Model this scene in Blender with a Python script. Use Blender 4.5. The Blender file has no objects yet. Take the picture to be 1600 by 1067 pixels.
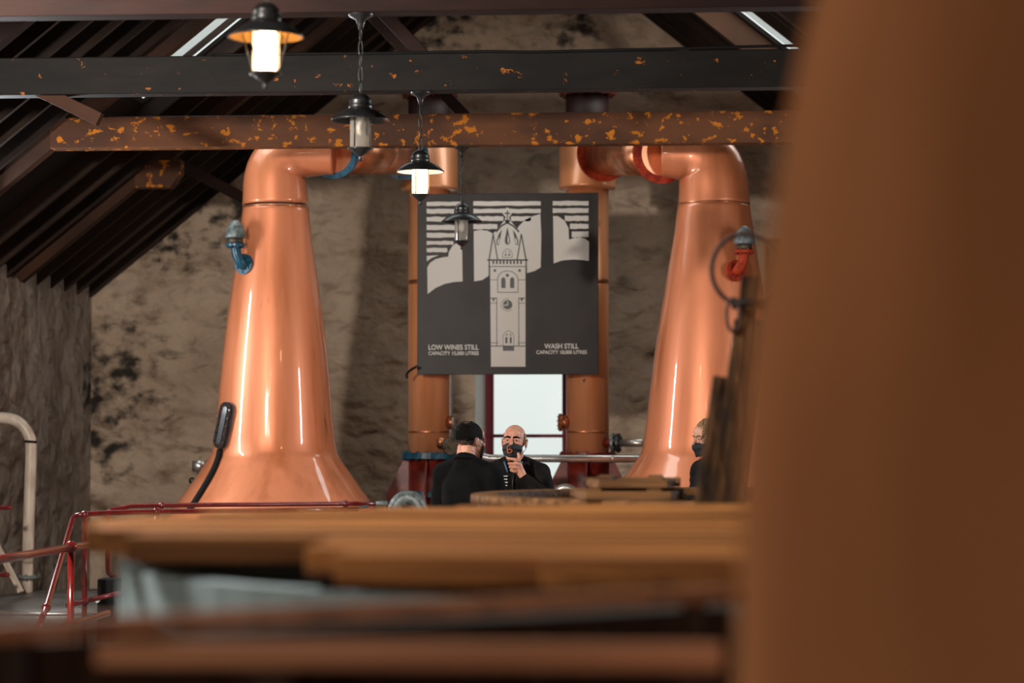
import bpy, bmesh, math, random
from mathutils import Vector, Matrix, Euler, noise as mnoise
random.seed(7)
PI = math.pi
S = bpy.context.scene
COL = S.collection

# ------------------------------------------------------------------ camera
FPX = 3778.0; CAMZ = 1.55
YAW = math.radians(4.163); PITCH = math.radians(2.372)
cam_d = bpy.data.cameras.new('camera'); cam = bpy.data.objects.new('camera', cam_d); COL.objects.link(cam)
cam.location = (0, 0, CAMZ); cam.rotation_euler = (PI/2 + PITCH, 0, YAW)
cam_d.sensor_width = 36; cam_d.lens = FPX/1600*36; cam_d.clip_start = .05; cam_d.clip_end = 300
cam_d.dof.use_dof = True; cam_d.dof.focus_distance = 16.5; cam_d.dof.aperture_fstop = 2.0
S.camera = cam
CR = Euler((PI/2 + PITCH, 0, YAW)).to_matrix()
def P(x, y, Y):
    d = CR @ Vector(((x-800)/FPX, (533.5-y)/FPX, -1))
    return Vector((0, 0, CAMZ)) + d*(Y/d.y)
# ------------------------------------------------------------------ world, daylight, exposure
w = bpy.data.worlds.new('overcast_sky'); S.world = w; w.use_nodes = True
w.node_tree.nodes['Background'].inputs[0].default_value = (.86, .9, .88, 1)
_n = w.node_tree.nodes; _l = w.node_tree.links      # overcast sky, three times as bright overhead as at the horizon
_tc = _n.new('ShaderNodeTexCoord'); _sx = _n.new('ShaderNodeSeparateXYZ'); _mr = _n.new('ShaderNodeMapRange')
_mr.inputs['To Min'].default_value = .95; _mr.inputs['To Max'].default_value = 3.0
_l.new(_tc.outputs['Generated'], _sx.inputs[0]); _l.new(_sx.outputs[2], _mr.inputs['Value']); _l.new(_mr.outputs[0], _n['Background'].inputs[1])
S.view_settings.view_transform = 'Standard'; S.view_settings.look = 'None'
S.view_settings.gamma = 1; S.view_settings.use_curve_mapping = False
S.view_settings.exposure = 0.0
def area(name, loc, target, sx, sy, power, col):
    l = bpy.data.lights.new(name, 'AREA'); l.shape = 'RECTANGLE'; l.size = sx; l.size_y = sy
    l.energy = power; l.color = col
    o = bpy.data.objects.new(name, l); COL.objects.link(o); o.location = loc
    o.rotation_euler = (Vector(target)-Vector(loc)).to_track_quat('-Z', 'Y').to_euler()
    return o
# assumed, unseen: flood lamp under the first truss (its housing is built further down), side windows and near roof light, added fill behind the camera
area('assumed_floodlight_beam', (-4.66, 10.32, 3.42), (-2.6, 22, 2.4), .30, .30, 560, (1, .92, .84))  # assumed lamp, unseen, placed from the direction of the wall shadows
area('assumed_left_window_light', (-5.75, 18.9, 2.75), (-2, 17.0, 2.3), .20, 1.6, 105, (.92, .96, 1))  # assumed window, none in the left wall, placed from streaks on the stills
area('assumed_right_window_light', (2.65, 17.1, 2.75), (-2, 15.4, 2.3), .20, 1.6, 125, (.95, .97, 1))  # assumed window, none in the right wall, also placed from the still streaks
area('assumed_near_rooflight', (-3.6, 7.0, 4.7), (-.4, 6.4, 1.3), 1.4, 1.2, 500, (1, .92, .82))  # assumed roof light, no opening above the near vat, lights the lid tops
area('near_fill_light', (-2.6, -3.5, 2.3), (.3, 2.6, 1.5), 1.3, 1.4, 165, (1, .86, .72))  # added soft fill, no window there, brightens the near column and rack
# daylight standing in the two roof-light openings near the back wall
area('left_rooflight_daylight', (-3.33, 20.1, 6.0), (-2.2, 20.6, 4.6), 1.25, 3.2, 38, (.95, .98, 1))
area('right_rooflight_daylight', (.22, 21.5, 6.0), (-.9, 22.0, 4.6), 1.1, 3.2, 38, (.95, .98, 1))

# ------------------------------------------------------------------ materials
MATS = {}
def lin(r, g, b): return tuple(((c/255)/12.92 if c/255 <= .04045 else ((c/255+.055)/1.055)**2.4) for c in (r, g, b))
def mat(name, col, rough=.6, metal=0, col2=None, nscale=6., stretch=(1,1,1), lo=.4, hi=.65, bump=0, bscale=None,
        bstretch=None, coat=0, coatr=.08, spot=None, sscale=8., slo=.6, shi=.66, sstretch=None, spec=.5, rnd=False, spotrough=None):
    m = bpy.data.materials.new(name); m.use_nodes = True; nt = m.node_tree; N = nt.nodes; L = nt.links
    b = N['Principled BSDF']; b.inputs['Roughness'].default_value = rough; b.inputs['Metallic'].default_value = metal
    b.inputs['Specular IOR Level'].default_value = spec
    if coat: b.inputs['Coat Weight'].default_value = coat; b.inputs['Coat Roughness'].default_value = coatr
    tc = N.new('ShaderNodeTexCoord'); src = tc.outputs['Object']
    if rnd:
        oi = N.new('ShaderNodeObjectInfo'); va = N.new('ShaderNodeVectorMath'); va.operation = 'ADD'
        vm = N.new('ShaderNodeVectorMath'); vm.operation = 'SCALE'; vm.inputs[0].default_value = (17, 31, 23)
        L.new(oi.outputs['Random'], vm.inputs['Scale']); L.new(src, va.inputs[0]); L.new(vm.outputs[0], va.inputs[1]); src = va.outputs[0]
    def noi(sc, st, det=6):
        mp = N.new('ShaderNodeMapping'); mp.inputs['Scale'].default_value = st; L.new(src, mp.inputs[0])
        n = N.new('ShaderNodeTexNoise'); n.inputs['Scale'].default_value = sc; n.inputs['Detail'].default_value = det
        L.new(mp.outputs[0], n.inputs['Vector']); return n.outputs['Fac']
    def rng(f, a, c):
        r = N.new('ShaderNodeMapRange'); r.interpolation_type = 'SMOOTHSTEP'
        r.inputs['From Min'].default_value = a; r.inputs['From Max'].default_value = c; L.new(f, r.inputs['Value']); return r.outputs[0]
    def mix(f, a, c):
        x = N.new('ShaderNodeMix'); x.data_type = 'RGBA'
        if isinstance(f, float): x.inputs[0].default_value = f
        else: L.new(f, x.inputs[0])
        for i, v in ((6, a), (7, c)):
            if isinstance(v, tuple): x.inputs[i].default_value = (*v, 1)
            else: L.new(v, x.inputs[i])
        return x.outputs[2]
    c = col
    if col2: c = mix(rng(noi(nscale, stretch), lo, hi), col, col2)
    if spot:
        sn = noi(sscale, sstretch or stretch, 8); sn.node.inputs['Roughness'].default_value = .6; f = rng(sn, slo, shi); c = mix(f, c, spot)
    if rnd:
        hv = N.new('ShaderNodeHueSaturation'); mr = N.new('ShaderNodeMapRange'); mr.inputs['To Min'].default_value = .72; mr.inputs['To Max'].default_value = 1.12
        L.new(oi.outputs['Random'], mr.inputs['Value']); L.new(mr.outputs[0], hv.inputs['Value']); L.new(c, hv.inputs['Color']); c = hv.outputs[0]
    if isinstance(c, tuple): b.inputs['Base Color'].default_value = (*c, 1)
    else: L.new(c, b.inputs['Base Color'])
    if bump:
        bn = N.new('ShaderNodeBump'); bn.inputs['Strength'].default_value = bump; bn.inputs['Distance'].default_value = .03
        L.new(noi(bscale or nscale, bstretch or stretch, 8), bn.inputs['Height']); L.new(bn.outputs[0], b.inputs['Normal'])
    m['_c'] = 1
    MATS[name] = m
    m_tools = (N, L, b, src, noi, rng, mix, c)
    TOOLS[name] = m_tools
    return m
TOOLS = {}
copper = mat('copper', (.77, .255, .115), .42, .32, (.52, .145, .045), 5, (1, 1, .09), .42, .76, coat=1, coatr=.05, spot=(.16, .06, .025), sscale=14, sstretch=(1, 1, .06), slo=.66, shi=.78)
copper_d = mat('copper_pipe', (.62, .25, .12), .3, .75, (.40, .14, .06), 6, (1, 1, .3), .4, .65, coat=.4, coatr=.08)
copper_c = mat('copper_condenser', (.82, .34, .16), .36, .3, (.66, .24, .09), 4, (1, 1, .12), .42, .66, coat=.5, coatr=.1, spot=(.05, .02, .012), sscale=9, sstretch=(1, 1, .7), slo=.68, shi=.72)
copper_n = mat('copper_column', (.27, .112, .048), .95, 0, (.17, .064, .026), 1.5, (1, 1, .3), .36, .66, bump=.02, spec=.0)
redp = mat('red_oxide_paint', lin(120, 40, 26), .38, 0, lin(90, 26, 18), 7, (1, 1, 1), .4, .6, spot=lin(45, 20, 14), sscale=20, slo=.66, shi=.72)
red_dark = mat('dark_red_shell', lin(52, 20, 16), .6, 0, lin(38, 15, 13), 5)
railp = mat('rail_red_paint', lin(112, 24, 20), .22, 0, lin(88, 18, 16), 20, spot=lin(60, 20, 15), sscale=40, slo=.68, shi=.72, coat=.3)
orangep = mat('orange_red_paint', lin(168, 56, 26), .6, 0, lin(130, 38, 18), 18, spec=.2)
bluep = mat('blue_paint', lin(30, 82, 104), .32, 0, lin(22, 58, 78), 14, spot=lin(20, 30, 34), sscale=30, slo=.66, shi=.7)
steel = mat('stainless_steel', (.55, .53, .5), .3, .85, (.42, .39, .36), 8, bump=.05)
galv = mat('galvanised_steel', lin(120, 128, 126), .5, .4, lin(85, 92, 92), 30)
pipe_w = mat('cream_painted_pipe', lin(205, 190, 172), .4, 0, lin(176, 158, 140), 9, (1, 1, .3), spot=lin(72, 50, 40), sscale=13, slo=.68, shi=.71, sstretch=(1, 1, .7))
brass = mat('aged_brass', lin(96, 84, 66), .5, .5, lin(58, 50, 40), 12)
ironb = mat('black_iron', lin(34, 34, 35), .38, .1, lin(24, 24, 25), 14, coat=.2)
rusty = mat('rusty_sight_frame', lin(52, 32, 25), .7, 0, lin(28, 25, 25), 30, spec=.2)
rubber = mat('black_rubber', lin(18, 18, 18), .7, spec=.2)
hose_m = mat('brown_hose', lin(66, 48, 44), .7, spec=.2)
beam_b = mat('beam_brown_paint', lin(100, 62, 40), .6, 0, lin(74, 47, 33), 1.2, (1, 1, 2), .38, .62, bump=.15, bscale=14, bstretch=(.2, 1, 1),
             spot=lin(190, 112, 26), sscale=11, sstretch=(1, 1, 1.3), slo=.575, shi=.615, spec=.14)
beam_d = mat('beam_dark_stain', lin(34, 31, 29), .65, 0, lin(26, 24, 23), 1.4, (1, 1, 3), .38, .62, bump=.15, bscale=14, bstretch=(.2, 1, 1),
             spot=lin(158, 92, 34), sscale=11, sstretch=(1, 1, 1.3), slo=.645, shi=.68, spec=.14)
beam_f = mat('beam_red_brown', lin(44, 26, 21), .65, 0, lin(34, 21, 18), 1.5, (1, 1, 3), bump=.15, bscale=14, bstretch=(.2, 1, 1), spec=.14)
raft_p = mat('principal_rafter_wood', lin(74, 48, 34), .7, 0, lin(52, 35, 27), 3, (.3, 1, .3), bump=.3, bscale=16, bstretch=(.3, 1, .3), spec=.14)
raft = mat('rafter_wood', lin(52, 37, 29), .7, 0, lin(34, 25, 21), 3, (.3, 1, .3), bump=.3, bscale=16, bstretch=(.3, 1, .3), rnd=True, spec=.14)
sark = mat('roof_boarding', lin(30, 23, 20), .8, 0, lin(22, 18, 16), 3, (.3, 6, .3), bump=.2, spec=.14)
wood_l = mat('lid_planks_wood', lin(176, 118, 64), .5, 0, lin(122, 76, 40), 3, (.5, 6, 6), .36, .64, bump=.3, bscale=6, bstretch=(.5, 8, 8), rnd=True, spot=lin(70, 40, 20), sscale=4, sstretch=(.6, 4, 4), slo=.6, shi=.72, spec=.14)
wood_h = mat('hatch_wood', lin(134, 96, 62), .7, 0, lin(88, 61, 40), 4, (.5, 8, 8), .36, .64, bump=.3, bscale=6, bstretch=(.5, 8, 8), rnd=True, spec=.14)
wood_f = mat('rack_wood', lin(160, 110, 80), .6, 0, lin(126, 84, 60), 3, (.5, 8, 8), bump=.2, rnd=True, spec=.14)
wood_k = mat('dark_board_wood', lin(50, 32, 24), .7, 0, lin(34, 22, 18), 4, (8, 8, .5), bump=.2, rnd=True, spec=.14)
wood_p = mat('old_board_wood', lin(86, 58, 34), .7, 0, lin(40, 28, 21), 5, (6, 6, .5), .35, .65, bump=.4, bscale=7, bstretch=(6, 6, .5), rnd=True, spot=lin(110, 78, 30), sscale=6, sstretch=(4, 4, .5), slo=.62, shi=.7, spec=.14)
stave_m = mat('stave_wood', lin(128, 84, 48), .65, 0, lin(96, 60, 34), 4, (8, 8, .6), bump=.2, rnd=True, spec=.14)
def paint_band(m, z0, z1, col):
    N, L, b, src, noi, rng, mix, c = TOOLS[m.name]
    tc = N.new('ShaderNodeTexCoord'); sp = N.new('ShaderNodeSeparateXYZ'); L.new(tc.outputs['Object'], sp.inputs[0])
    a = N.new('ShaderNodeMath'); a.operation = 'GREATER_THAN'; a.inputs[1].default_value = z0; L.new(sp.outputs[2], a.inputs[0])
    d = N.new('ShaderNodeMath'); d.operation = 'LESS_THAN'; d.inputs[1].default_value = z1; L.new(sp.outputs[2], d.inputs[0])
    e = N.new('ShaderNodeMath'); e.operation = 'MULTIPLY'; L.new(a.outputs[0], e.inputs[0]); L.new(d.outputs[0], e.inputs[1])
    L.new(mix(e.outputs[0], c, col), b.inputs['Base Color'])
paint_band(stave_m, 1.145, 1.275, lin(148, 166, 172))
concrete = mat('concrete_floor', lin(120, 116, 110), .6, 0, lin(92, 88, 84), 2.5, spot=lin(70, 66, 62), sscale=1.3, slo=.55, shi=.7, bump=.1, bscale=30)
dome_m = mat('dull_vessel_metal', lin(132, 130, 126), .42, .35, lin(104, 101, 97), 4, spot=lin(80, 76, 72), sscale=3, slo=.58, shi=.7)
white_p = mat('white_paint', lin(225, 226, 220), .5)
maroon = mat('maroon_window_paint', lin(112, 16, 36), .5, spec=.2)
sign_m = mat('sign_panel', lin(44, 37, 34), .42, 0, lin(30, 25, 24), 2, spec=.22)
sign_w = mat('sign_white_print', lin(208, 203, 195), .6)
sign_k = mat('sign_dark_print', lin(32, 27, 25), .4)
skin = mat('skin', lin(206, 150, 124), .5, 0, lin(188, 124, 100), 14, bump=.05, bscale=80)
skin2 = mat('skin_pale', lin(206, 158, 134), .5, 0, lin(188, 134, 110), 14)
hair_k = mat('dark_hair', lin(13, 9, 8), .7, 0, lin(8, 6, 6), 60, bump=.6, bscale=120, spec=.12)
hair_g = mat('cropped_grey_hair', lin(150, 112, 92), .7, 0, lin(120, 90, 74), 60)
hair_f = mat('cropped_hair_fade', lin(112, 78, 62), .85, 0, lin(40, 29, 24), 40)
hair_f2 = mat('cropped_hair_dark', lin(38, 27, 22), .85, 0, lin(24, 18, 15), 40)
hair_b = mat('blond_hair', lin(190, 150, 100), .5, 0, lin(110, 80, 50), 30, (6, 6, 1), bump=.8, bscale=40, bstretch=(6, 6, 1))
cloth_k = mat('black_knit', lin(16, 16, 17), .9, 0, lin(11, 11, 12), 8, bump=.2, bscale=150, spec=.1)
cloth_j = mat('black_fleece', lin(28, 26, 25), .9, 0, lin(18, 17, 17), 10, bump=.35, bscale=90, spec=.1)
cloth_t = mat('dark_trousers', lin(30, 31, 36), .85)
cloth_y = mat('yellow_hi_vis', lin(220, 190, 20), .6)
mask_m = mat('black_mask_cloth', lin(22, 25, 32), .75, bump=.1, col2=lin(16, 18, 24), nscale=20)
orange_pr = mat('orange_print', lin(205, 92, 30), .6)
blue_pr = mat('blue_trim', lin(60, 105, 140), .6)
eye_w = mat('eye_white', lin(150, 138, 130), .3)
eye_k = mat('iris_dark', lin(40, 28, 22), .15)

# wall: limewashed rubble with mould stains
def wall_mat(name, a, c2, stains):
    m = mat(name, a, .85, 0, c2, .9, (1, 1, 1), .35, .68)
    N, L, b, src, noi, rng, mix, c = TOOLS[name]
    c = mix(rng(noi(3.2, (1, 1, 1.6), 12), .50, .85), c, lin(146, 118, 94))
    for (pos, r, s0) in stains:
        d = N.new('ShaderNodeVectorMath'); d.operation = 'DISTANCE'; L.new(src, d.inputs[0]); d.inputs[1].default_value = pos
        f1 = N.new('ShaderNodeMapRange'); f1.inputs['From Min'].default_value = r; f1.inputs['From Max'].default_value = 0
        f1.inputs['To Min'].default_value = -.25; f1.inputs['To Max'].default_value = .17; L.new(d.outputs['Value'], f1.inputs['Value'])
        ad = N.new('ShaderNodeMath'); ad.operation = 'ADD'; L.new(f1.outputs[0], ad.inputs[0]); L.new(noi(s0*2.2, (1, 1, 1.3), 14), ad.inputs[1])
        c = mix(rng(ad.outputs[0], .46, .74), c, lin(48, 40, 33))
    L.new(c, b.inputs['Base Color'])
    # relief
    mp = N.new('ShaderNodeMapping'); mp.inputs['Scale'].default_value = (1, 1, 1.7); L.new(src, mp.inputs[0])
    v = N.new('ShaderNodeTexVoronoi'); v.feature = 'SMOOTH_F1'; v.inputs['Scale'].default_value = 2.6; v.inputs['Smoothness'].default_value = .6
    nz = N.new('ShaderNodeTexNoise'); nz.inputs['Scale'].default_value = 2.2; L.new(mp.outputs[0], nz.inputs['Vector'])
    va = N.new('ShaderNodeVectorMath'); va.operation = 'MULTIPLY_ADD'; L.new(nz.outputs['Color'], va.inputs[0]); va.inputs[1].default_value = (.5, .5, .5); L.new(mp.outputs[0], va.inputs[2])
    L.new(va.outputs[0], v.inputs['Vector'])
    b1 = N.new('ShaderNodeBump'); b1.inputs['Strength'].default_value = 1; b1.inputs['Distance'].default_value = .13; b1.invert = True; L.new(v.outputs['Distance'], b1.inputs['Height'])
    b2 = N.new('ShaderNodeBump'); b2.inputs['Strength'].default_value = .9; b2.inputs['Distance'].default_value = .05; L.new(noi(9, (1, 1, 1.2), 10), b2.inputs['Height']); L.new(b1.outputs[0], b2.inputs['Normal'])
    L.new(b2.outputs[0], b.inputs['Normal'])
    return m
WY = 25.2
plaster = wall_mat('limewashed_rubble', lin(216, 190, 164), lin(186, 160, 136),
    [(P(175, 590, WY), 1.35, 2.2), (P(150, 690, WY), .9, 2.2), (P(370, 330, WY), .8, 2.2), (P(690, 25, WY), .9, 2.4), (P(900, 30, WY), .75, 2.6), (P(640, 60, WY), .7, 2.6), (P(280, 380, WY), .8, 3)])
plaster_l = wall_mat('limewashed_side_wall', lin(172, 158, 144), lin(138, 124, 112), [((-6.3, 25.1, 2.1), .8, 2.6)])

def emis(name, col, strength):
    m = bpy.data.materials.new(name); m.use_nodes = True; N = m.node_tree.nodes; b = N['Principled BSDF']
    b.inputs['Base Color'].default_value = (*col, 1); b.inputs['Emission Color'].default_value = (*col, 1); b.inputs['Emission Strength'].default_value = strength
    return m
def glass(name, col=(1, 1, 1), rough=.02, mixf=.12):
    m = bpy.data.materials.new(name); m.use_nodes = True; nt = m.node_tree; N = nt.nodes; L = nt.links
    N.remove(N['Principled BSDF']); out = N['Material Output']
    t = N.new('ShaderNodeBsdfTransparent'); t.inputs[0].default_value = (*col, 1); g = N.new('ShaderNodeBsdfGlossy'); g.inputs['Roughness'].default_value = rough
    x = N.new('ShaderNodeMixShader'); fr = N.new('ShaderNodeLayerWeight'); fr.inputs[0].default_value = .25
    ad = N.new('ShaderNodeMath'); ad.operation = 'MULTIPLY_ADD'; ad.inputs[1].default_value = .6; ad.inputs[2].default_value = mixf
    L.new(fr.outputs['Facing'], ad.inputs[0]); L.new(ad.outputs[0], x.inputs[0]); L.new(t.outputs[0], x.inputs[1]); L.new(g.outputs[0], x.inputs[2]); L.new(x.outputs[0], out.inputs[0])
    return m
glass_lamp = glass('lamp_glass', (.9, .88, .84), .05, .06)
def haze(m, f):
    N = m.node_tree.nodes; L = m.node_tree.links; out = N['Material Output']; last = out.inputs[0].links[0].from_socket
    d = N.new('ShaderNodeBsdfDiffuse'); d.inputs[0].default_value = (.75, .70, .62, 1); tr = N.new('ShaderNodeBsdfTranslucent'); tr.inputs[0].default_value = (.75, .70, .62, 1)
    a = N.new('ShaderNodeMixShader'); a.inputs[0].default_value = .5; L.new(d.outputs[0], a.inputs[1]); L.new(tr.outputs[0], a.inputs[2])
    x = N.new('ShaderNodeMixShader'); x.inputs[0].default_value = f; L.new(last, x.inputs[1]); L.new(a.outputs[0], x.inputs[2]); L.new(x.outputs[0], out.inputs[0])
haze(glass_lamp, .30)
glass_win = glass('window_glass', (.97, .985, .975), .02, .0)
bulb_on = emis('lit_bulb', (1.0, .68, .40), 26)
lining_glow = mat('lamplit_lining', lin(150, 112, 56), .5)  # golden lamplight under the nearest shade, put into the colour
bulb_off = mat('unlit_bulb', lin(210, 205, 195), .2)

# ------------------------------------------------------------------ mesh helpers
class MB:
    def __init__(s): s.v = []; s.f = []; s.sm = []
    def add(s, vs, fs, smooth=False):
        o = len(s.v); s.v += [tuple(v) for v in vs]; s.f += [tuple(i+o for i in f) for f in fs]; s.sm += [smooth]*len(fs); return s
    def box(s, lo, hi):
        x0, y0, z0 = lo; x1, y1, z1 = hi
        return s.add([(x0,y0,z0),(x1,y0,z0),(x1,y1,z0),(x0,y1,z0),(x0,y0,z1),(x1,y0,z1),(x1,y1,z1),(x0,y1,z1)],
              [(0,3,2,1),(4,5,6,7),(0,1,5,4),(1,2,6,5),(2,3,7,6),(3,0,4,7)])
    def beam(s, a, b, w, h, up=(0,0,1)):
        a = Vector(a); b = Vector(b); d = (b-a).normalized(); u = Vector(up)
        r = d.cross(u).normalized(); u = r.cross(d).normalized()
        vs = [p + r*sx*w/2 + u*sy*h/2 for p in (a, b) for sx, sy in ((-1,-1),(1,-1),(1,1),(-1,1))]
        return s.add(vs, [(0,1,2,3),(7,6,5,4),(0,4,5,1),(1,5,6,2),(2,6,7,3),(3,7,4,0)])
    def prism(s, poly, ax, a, b):
        # poly of 2D points extruded along axis ax from a to b
        n = len(poly)
        def pt(p, t):
            return {'x': (t, p[0], p[1]), 'y': (p[0], t, p[1]), 'z': (p[0], p[1], t)}[ax]
        vs = [pt(p, a) for p in poly] + [pt(p, b) for p in poly]
        fs = [tuple(range(n)), tuple(range(2*n-1, n-1, -1))] + [(i, n+i, n+(i+1) % n, (i+1) % n) for i in range(n)]
        return s.add(vs, fs)
    def lathe(s, prof, c=(0,0,0), seg=32, axis=(0,0,1), cap=True, smooth=True):
        c = Vector(c); q = Vector((0,0,1)).rotation_difference(Vector(axis).normalized())
        vs = []; fs = []
        for r, z in prof:
            for k in range(seg):
                a = 2*PI*k/seg; vs.append(c + q @ Vector((r*math.cos(a), r*math.sin(a), z)))
        n = len(prof)
        for i in range(n-1):
            for k in range(seg):
                k2 = (k+1) % seg; fs.append((i*seg+k, i*seg+k2, (i+1)*seg+k2, (i+1)*seg+k))
        s.add(vs, fs, smooth)
        if cap:
            o = len(s.v)-len(vs)
            for base, rev in ((0, True), ((n-1)*seg, False)):
                ring = [o+base+k for k in range(seg)]
                s.f.append(tuple(reversed(ring)) if rev else tuple(ring)); s.sm.append(False)
        return s
    def cyl(s, a, b, r, seg=20, r2=None):
        a = Vector(a); b = Vector(b); return s.lathe([(r, 0), (r if r2 is None else r2, (b-a).length)], a, seg, b-a)
    def sphere(s, c, r, seg=14, rings=8):
        rr = r if isinstance(r, (tuple, list, Vector)) else (r, r, r); c = Vector(c)
        vs = [c+Vector((0,0,-rr[2]))]; fs = []
        for i in range(1, rings):
            t = -PI/2+PI*i/rings
            for k in range(seg):
                a = 2*PI*k/seg; vs.append(c+Vector((rr[0]*math.cos(t)*math.cos(a), rr[1]*math.cos(t)*math.sin(a), rr[2]*math.sin(t))))
        vs.append(c+Vector((0,0,rr[2]))); e = len(vs)-1
        for k in range(seg):
            fs.append((0, 1+(k+1) % seg, 1+k)); fs.append((e, e-seg+k, e-seg+(k+1) % seg))
        for i in range(rings-2):
            for k in range(seg):
                a = 1+i*seg; k2 = (k+1) % seg; fs.append((a+k, a+k2, a+seg+k2, a+seg+k))
        return s.add(vs, fs, True)
    def tube(s, pts, rad, seg=12, closed=False, smooth=True):
        pts = [Vector(p) for p in pts]; n = len(pts)
        rs = rad if isinstance(rad, (list, tuple)) else [rad]*n
        T = []
        for i in range(n):
            a = pts[(i-1) % n] if (closed or i > 0) else pts[i]; b = pts[(i+1) % n] if (closed or i < n-1) else pts[i]
            T.append((b-a).normalized())
        u = T[0].orthogonal().normalized(); vs = []; fs = []
        for i in range(n):
            if i: u = (T[i-1].rotation_difference(T[i]) @ u)
            u = (u - T[i]*u.dot(T[i])).normalized(); w_ = T[i].cross(u)
            for k in range(seg):
                a = 2*PI*k/seg; vs.append(pts[i]+(u*math.cos(a)+w_*math.sin(a))*rs[i])
        m = n if closed else n-1
        for i in range(m):
            j = (i+1) % n
            for k in range(seg):
                k2 = (k+1) % seg; fs.append((i*seg+k, i*seg+k2, j*seg+k2, j*seg+k))
        o = len(s.v); s.add(vs, fs, smooth)
        if not closed:
            s.f.append(tuple(o+k for k in reversed(range(seg)))); s.sm.append(False)
            s.f.append(tuple(o+(n-1)*seg+k for k in range(seg))); s.sm.append(False)
        return s
    def mesh(s, name):
        me = bpy.data.meshes.new(name); me.from_pydata(s.v, [], s.f); me.polygons.foreach_set('use_smooth', s.sm); me.update(); return me
    def build(s, name, m, parent=None, loc=None):
        return link(name, s.mesh(name), m, parent, loc)
def link(name, me, m, parent=None, loc=None):
    if m is not None and not me.materials: me.materials.append(m)
    o = bpy.data.objects.new(name, me); COL.objects.link(o)
    if parent is not None: o.parent = parent; o.matrix_parent_inverse = Matrix.Translation(parent.location).inverted() if loc is None else Matrix()
    if loc is not None: o.location = loc
    return o
def bevel(o, wd=.006, seg=2):
    b = o.modifiers.new('bevel', 'BEVEL'); b.width = wd; b.segments = seg; b.limit_method = 'ANGLE'; b.angle_limit = .7; return o
def thing(name, label, cat, loc=(0,0,0), group=None):
    o = bpy.data.objects.new(name, None); COL.objects.link(o); o.location = loc; o.empty_display_size = .1
    return tag(o, label, cat, group)
def tag(o, label, cat, group=None):
    o['label'] = label; o['category'] = cat
    if group: o['group'] = group
    return o
def struct(o): o['kind'] = 'structure'; return o
def smooth_path(pts, n=8):
    pts = [Vector(p) for p in pts]; out = []
    q = [pts[0]*2-pts[1]] + pts + [pts[-1]*2-pts[-2]]
    for i in range(1, len(q)-2):
        for k in range(n):
            t = k/n; a, b, c, d = q[i-1], q[i], q[i+1], q[i+2]
            out.append(.5*((2*b)+(-a+c)*t+(2*a-5*b+4*c-d)*t*t+(-a+3*b-3*c+d)*t**3))
    out.append(pts[-1]); return out

# ------------------------------------------------------------------ room shell
RX = -1.555; RZ = CAMZ+5.34; SL = .805; HW = 4.745
LX = RX-HW; RXW = RX+HW; EZ = RZ-SL*HW
FY = -4.0
def roofz(x): return RZ-SL*abs(x-RX)
struct(MB().box((LX-.5, FY-.5, -.2), (RXW+.5, WY+.5, 0)).build('floor', concrete))
# back wall with the window opening
wx0, wx1, wz0, wz1 = P(743, 600, WY).x, P(887, 600, WY).x, 1.02, 2.95
up = .25
bw = MB()
bw.prism([(LX-.5, 0), (wx0, 0), (wx0, roofz(wx0)+up), (LX-.5, EZ-.4+up)], 'y', WY, WY+.55)
bw.prism([(wx1, 0), (RXW+.5, 0), (RXW+.5, EZ-.4+up), (wx1, roofz(wx1)+up)], 'y', WY, WY+.55)
bw.prism([(wx0, 0), (wx1, 0), (wx1, wz0), (wx0, wz0)], 'y', WY, WY+.55)
bw.prism([(wx0, wz1), (wx1, wz1), (wx1, roofz(wx1)+up), (RX, RZ+up), (wx0, roofz(wx0)+up)] if wx0 < RX < wx1 else [(wx0, wz1), (wx1, wz1), (wx1, roofz(wx1)+up), (wx0, roofz(wx0)+up)], 'y', WY, WY+.55)
struct(bw.build('wall_back', plaster))
struct(MB().box((LX-.5, FY, 0), (LX, WY, EZ+.12)).build('wall_left', plaster_l))
struct(MB().box((RXW, FY, 0), (RXW+.5, WY, EZ+.12)).build('wall_right', plaster_l))
struct(MB().prism([(LX-.5, 0), (RXW+.5, 0), (RXW+.5, EZ-.2), (RX, RZ+up), (LX-.5, EZ-.2)], 'y', FY-.5, FY).build('wall_front', plaster_l))
# roof boarding with two roof-light openings
RD = .15; VO = RD/math.cos(math.atan(SL))
ceil = MB()
def roof_side(sgn, hy0, hy1, hs0, hs1):
    ys = [FY-.5, hy0, hy1, WY+.55]; ss = [0, hs0, hs1, HW+.6]
    for i in range(3):
        for j in range(3):
            if i == 1 and j == 1: continue
            p = []
            for (s_, z_) in ((ss[j], 0), (ss[j+1], 0), (ss[j+1], .05), (ss[j], .05)):
                p.append((RX+sgn*s_, RZ-SL*s_+VO+z_))
            ceil.prism(p, 'y', ys[i], ys[i+1])
LSK = (19.42, 20.80, .35, 3.2); RSK = (20.95, 22.08, .35, 3.2)
roof_side(-1, *LSK); roof_side(1, *RSK)
ceiling = struct(ceil.build('ceiling', sark))
# common rafters (one object each, under the boarding)
rme = {}
for sgn in (-1, 1):
    a = math.atan(SL); L_ = (HW+.3)/math.cos(a)
    m_ = MB(); 
    m_.beam((sgn*.03, 0, VO/2-SL*.03), (sgn*(HW+.28), 0, VO/2-SL*(HW+.28)), .055, RD)
    rme[sgn] = m_.mesh('rafter'); rme[sgn].materials.append(raft)
TR = [10.2, 13.2, 16.2, 19.2, 22.2]
for sgn in (-1, 1):
    ys = [25.1-.515*k for k in range(26)]
    ys = [y for y in ys if not (19.35 < y < 21.1 if sgn < 0 else 20.85 < y < 22.3)] + ([20.845] if sgn < 0 else [])
    for y in ys:
        if min(abs(y-t) for t in TR) < .14: continue
        o = link('rafter', rme[sgn], None, ceiling, (RX, y, RZ))
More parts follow.
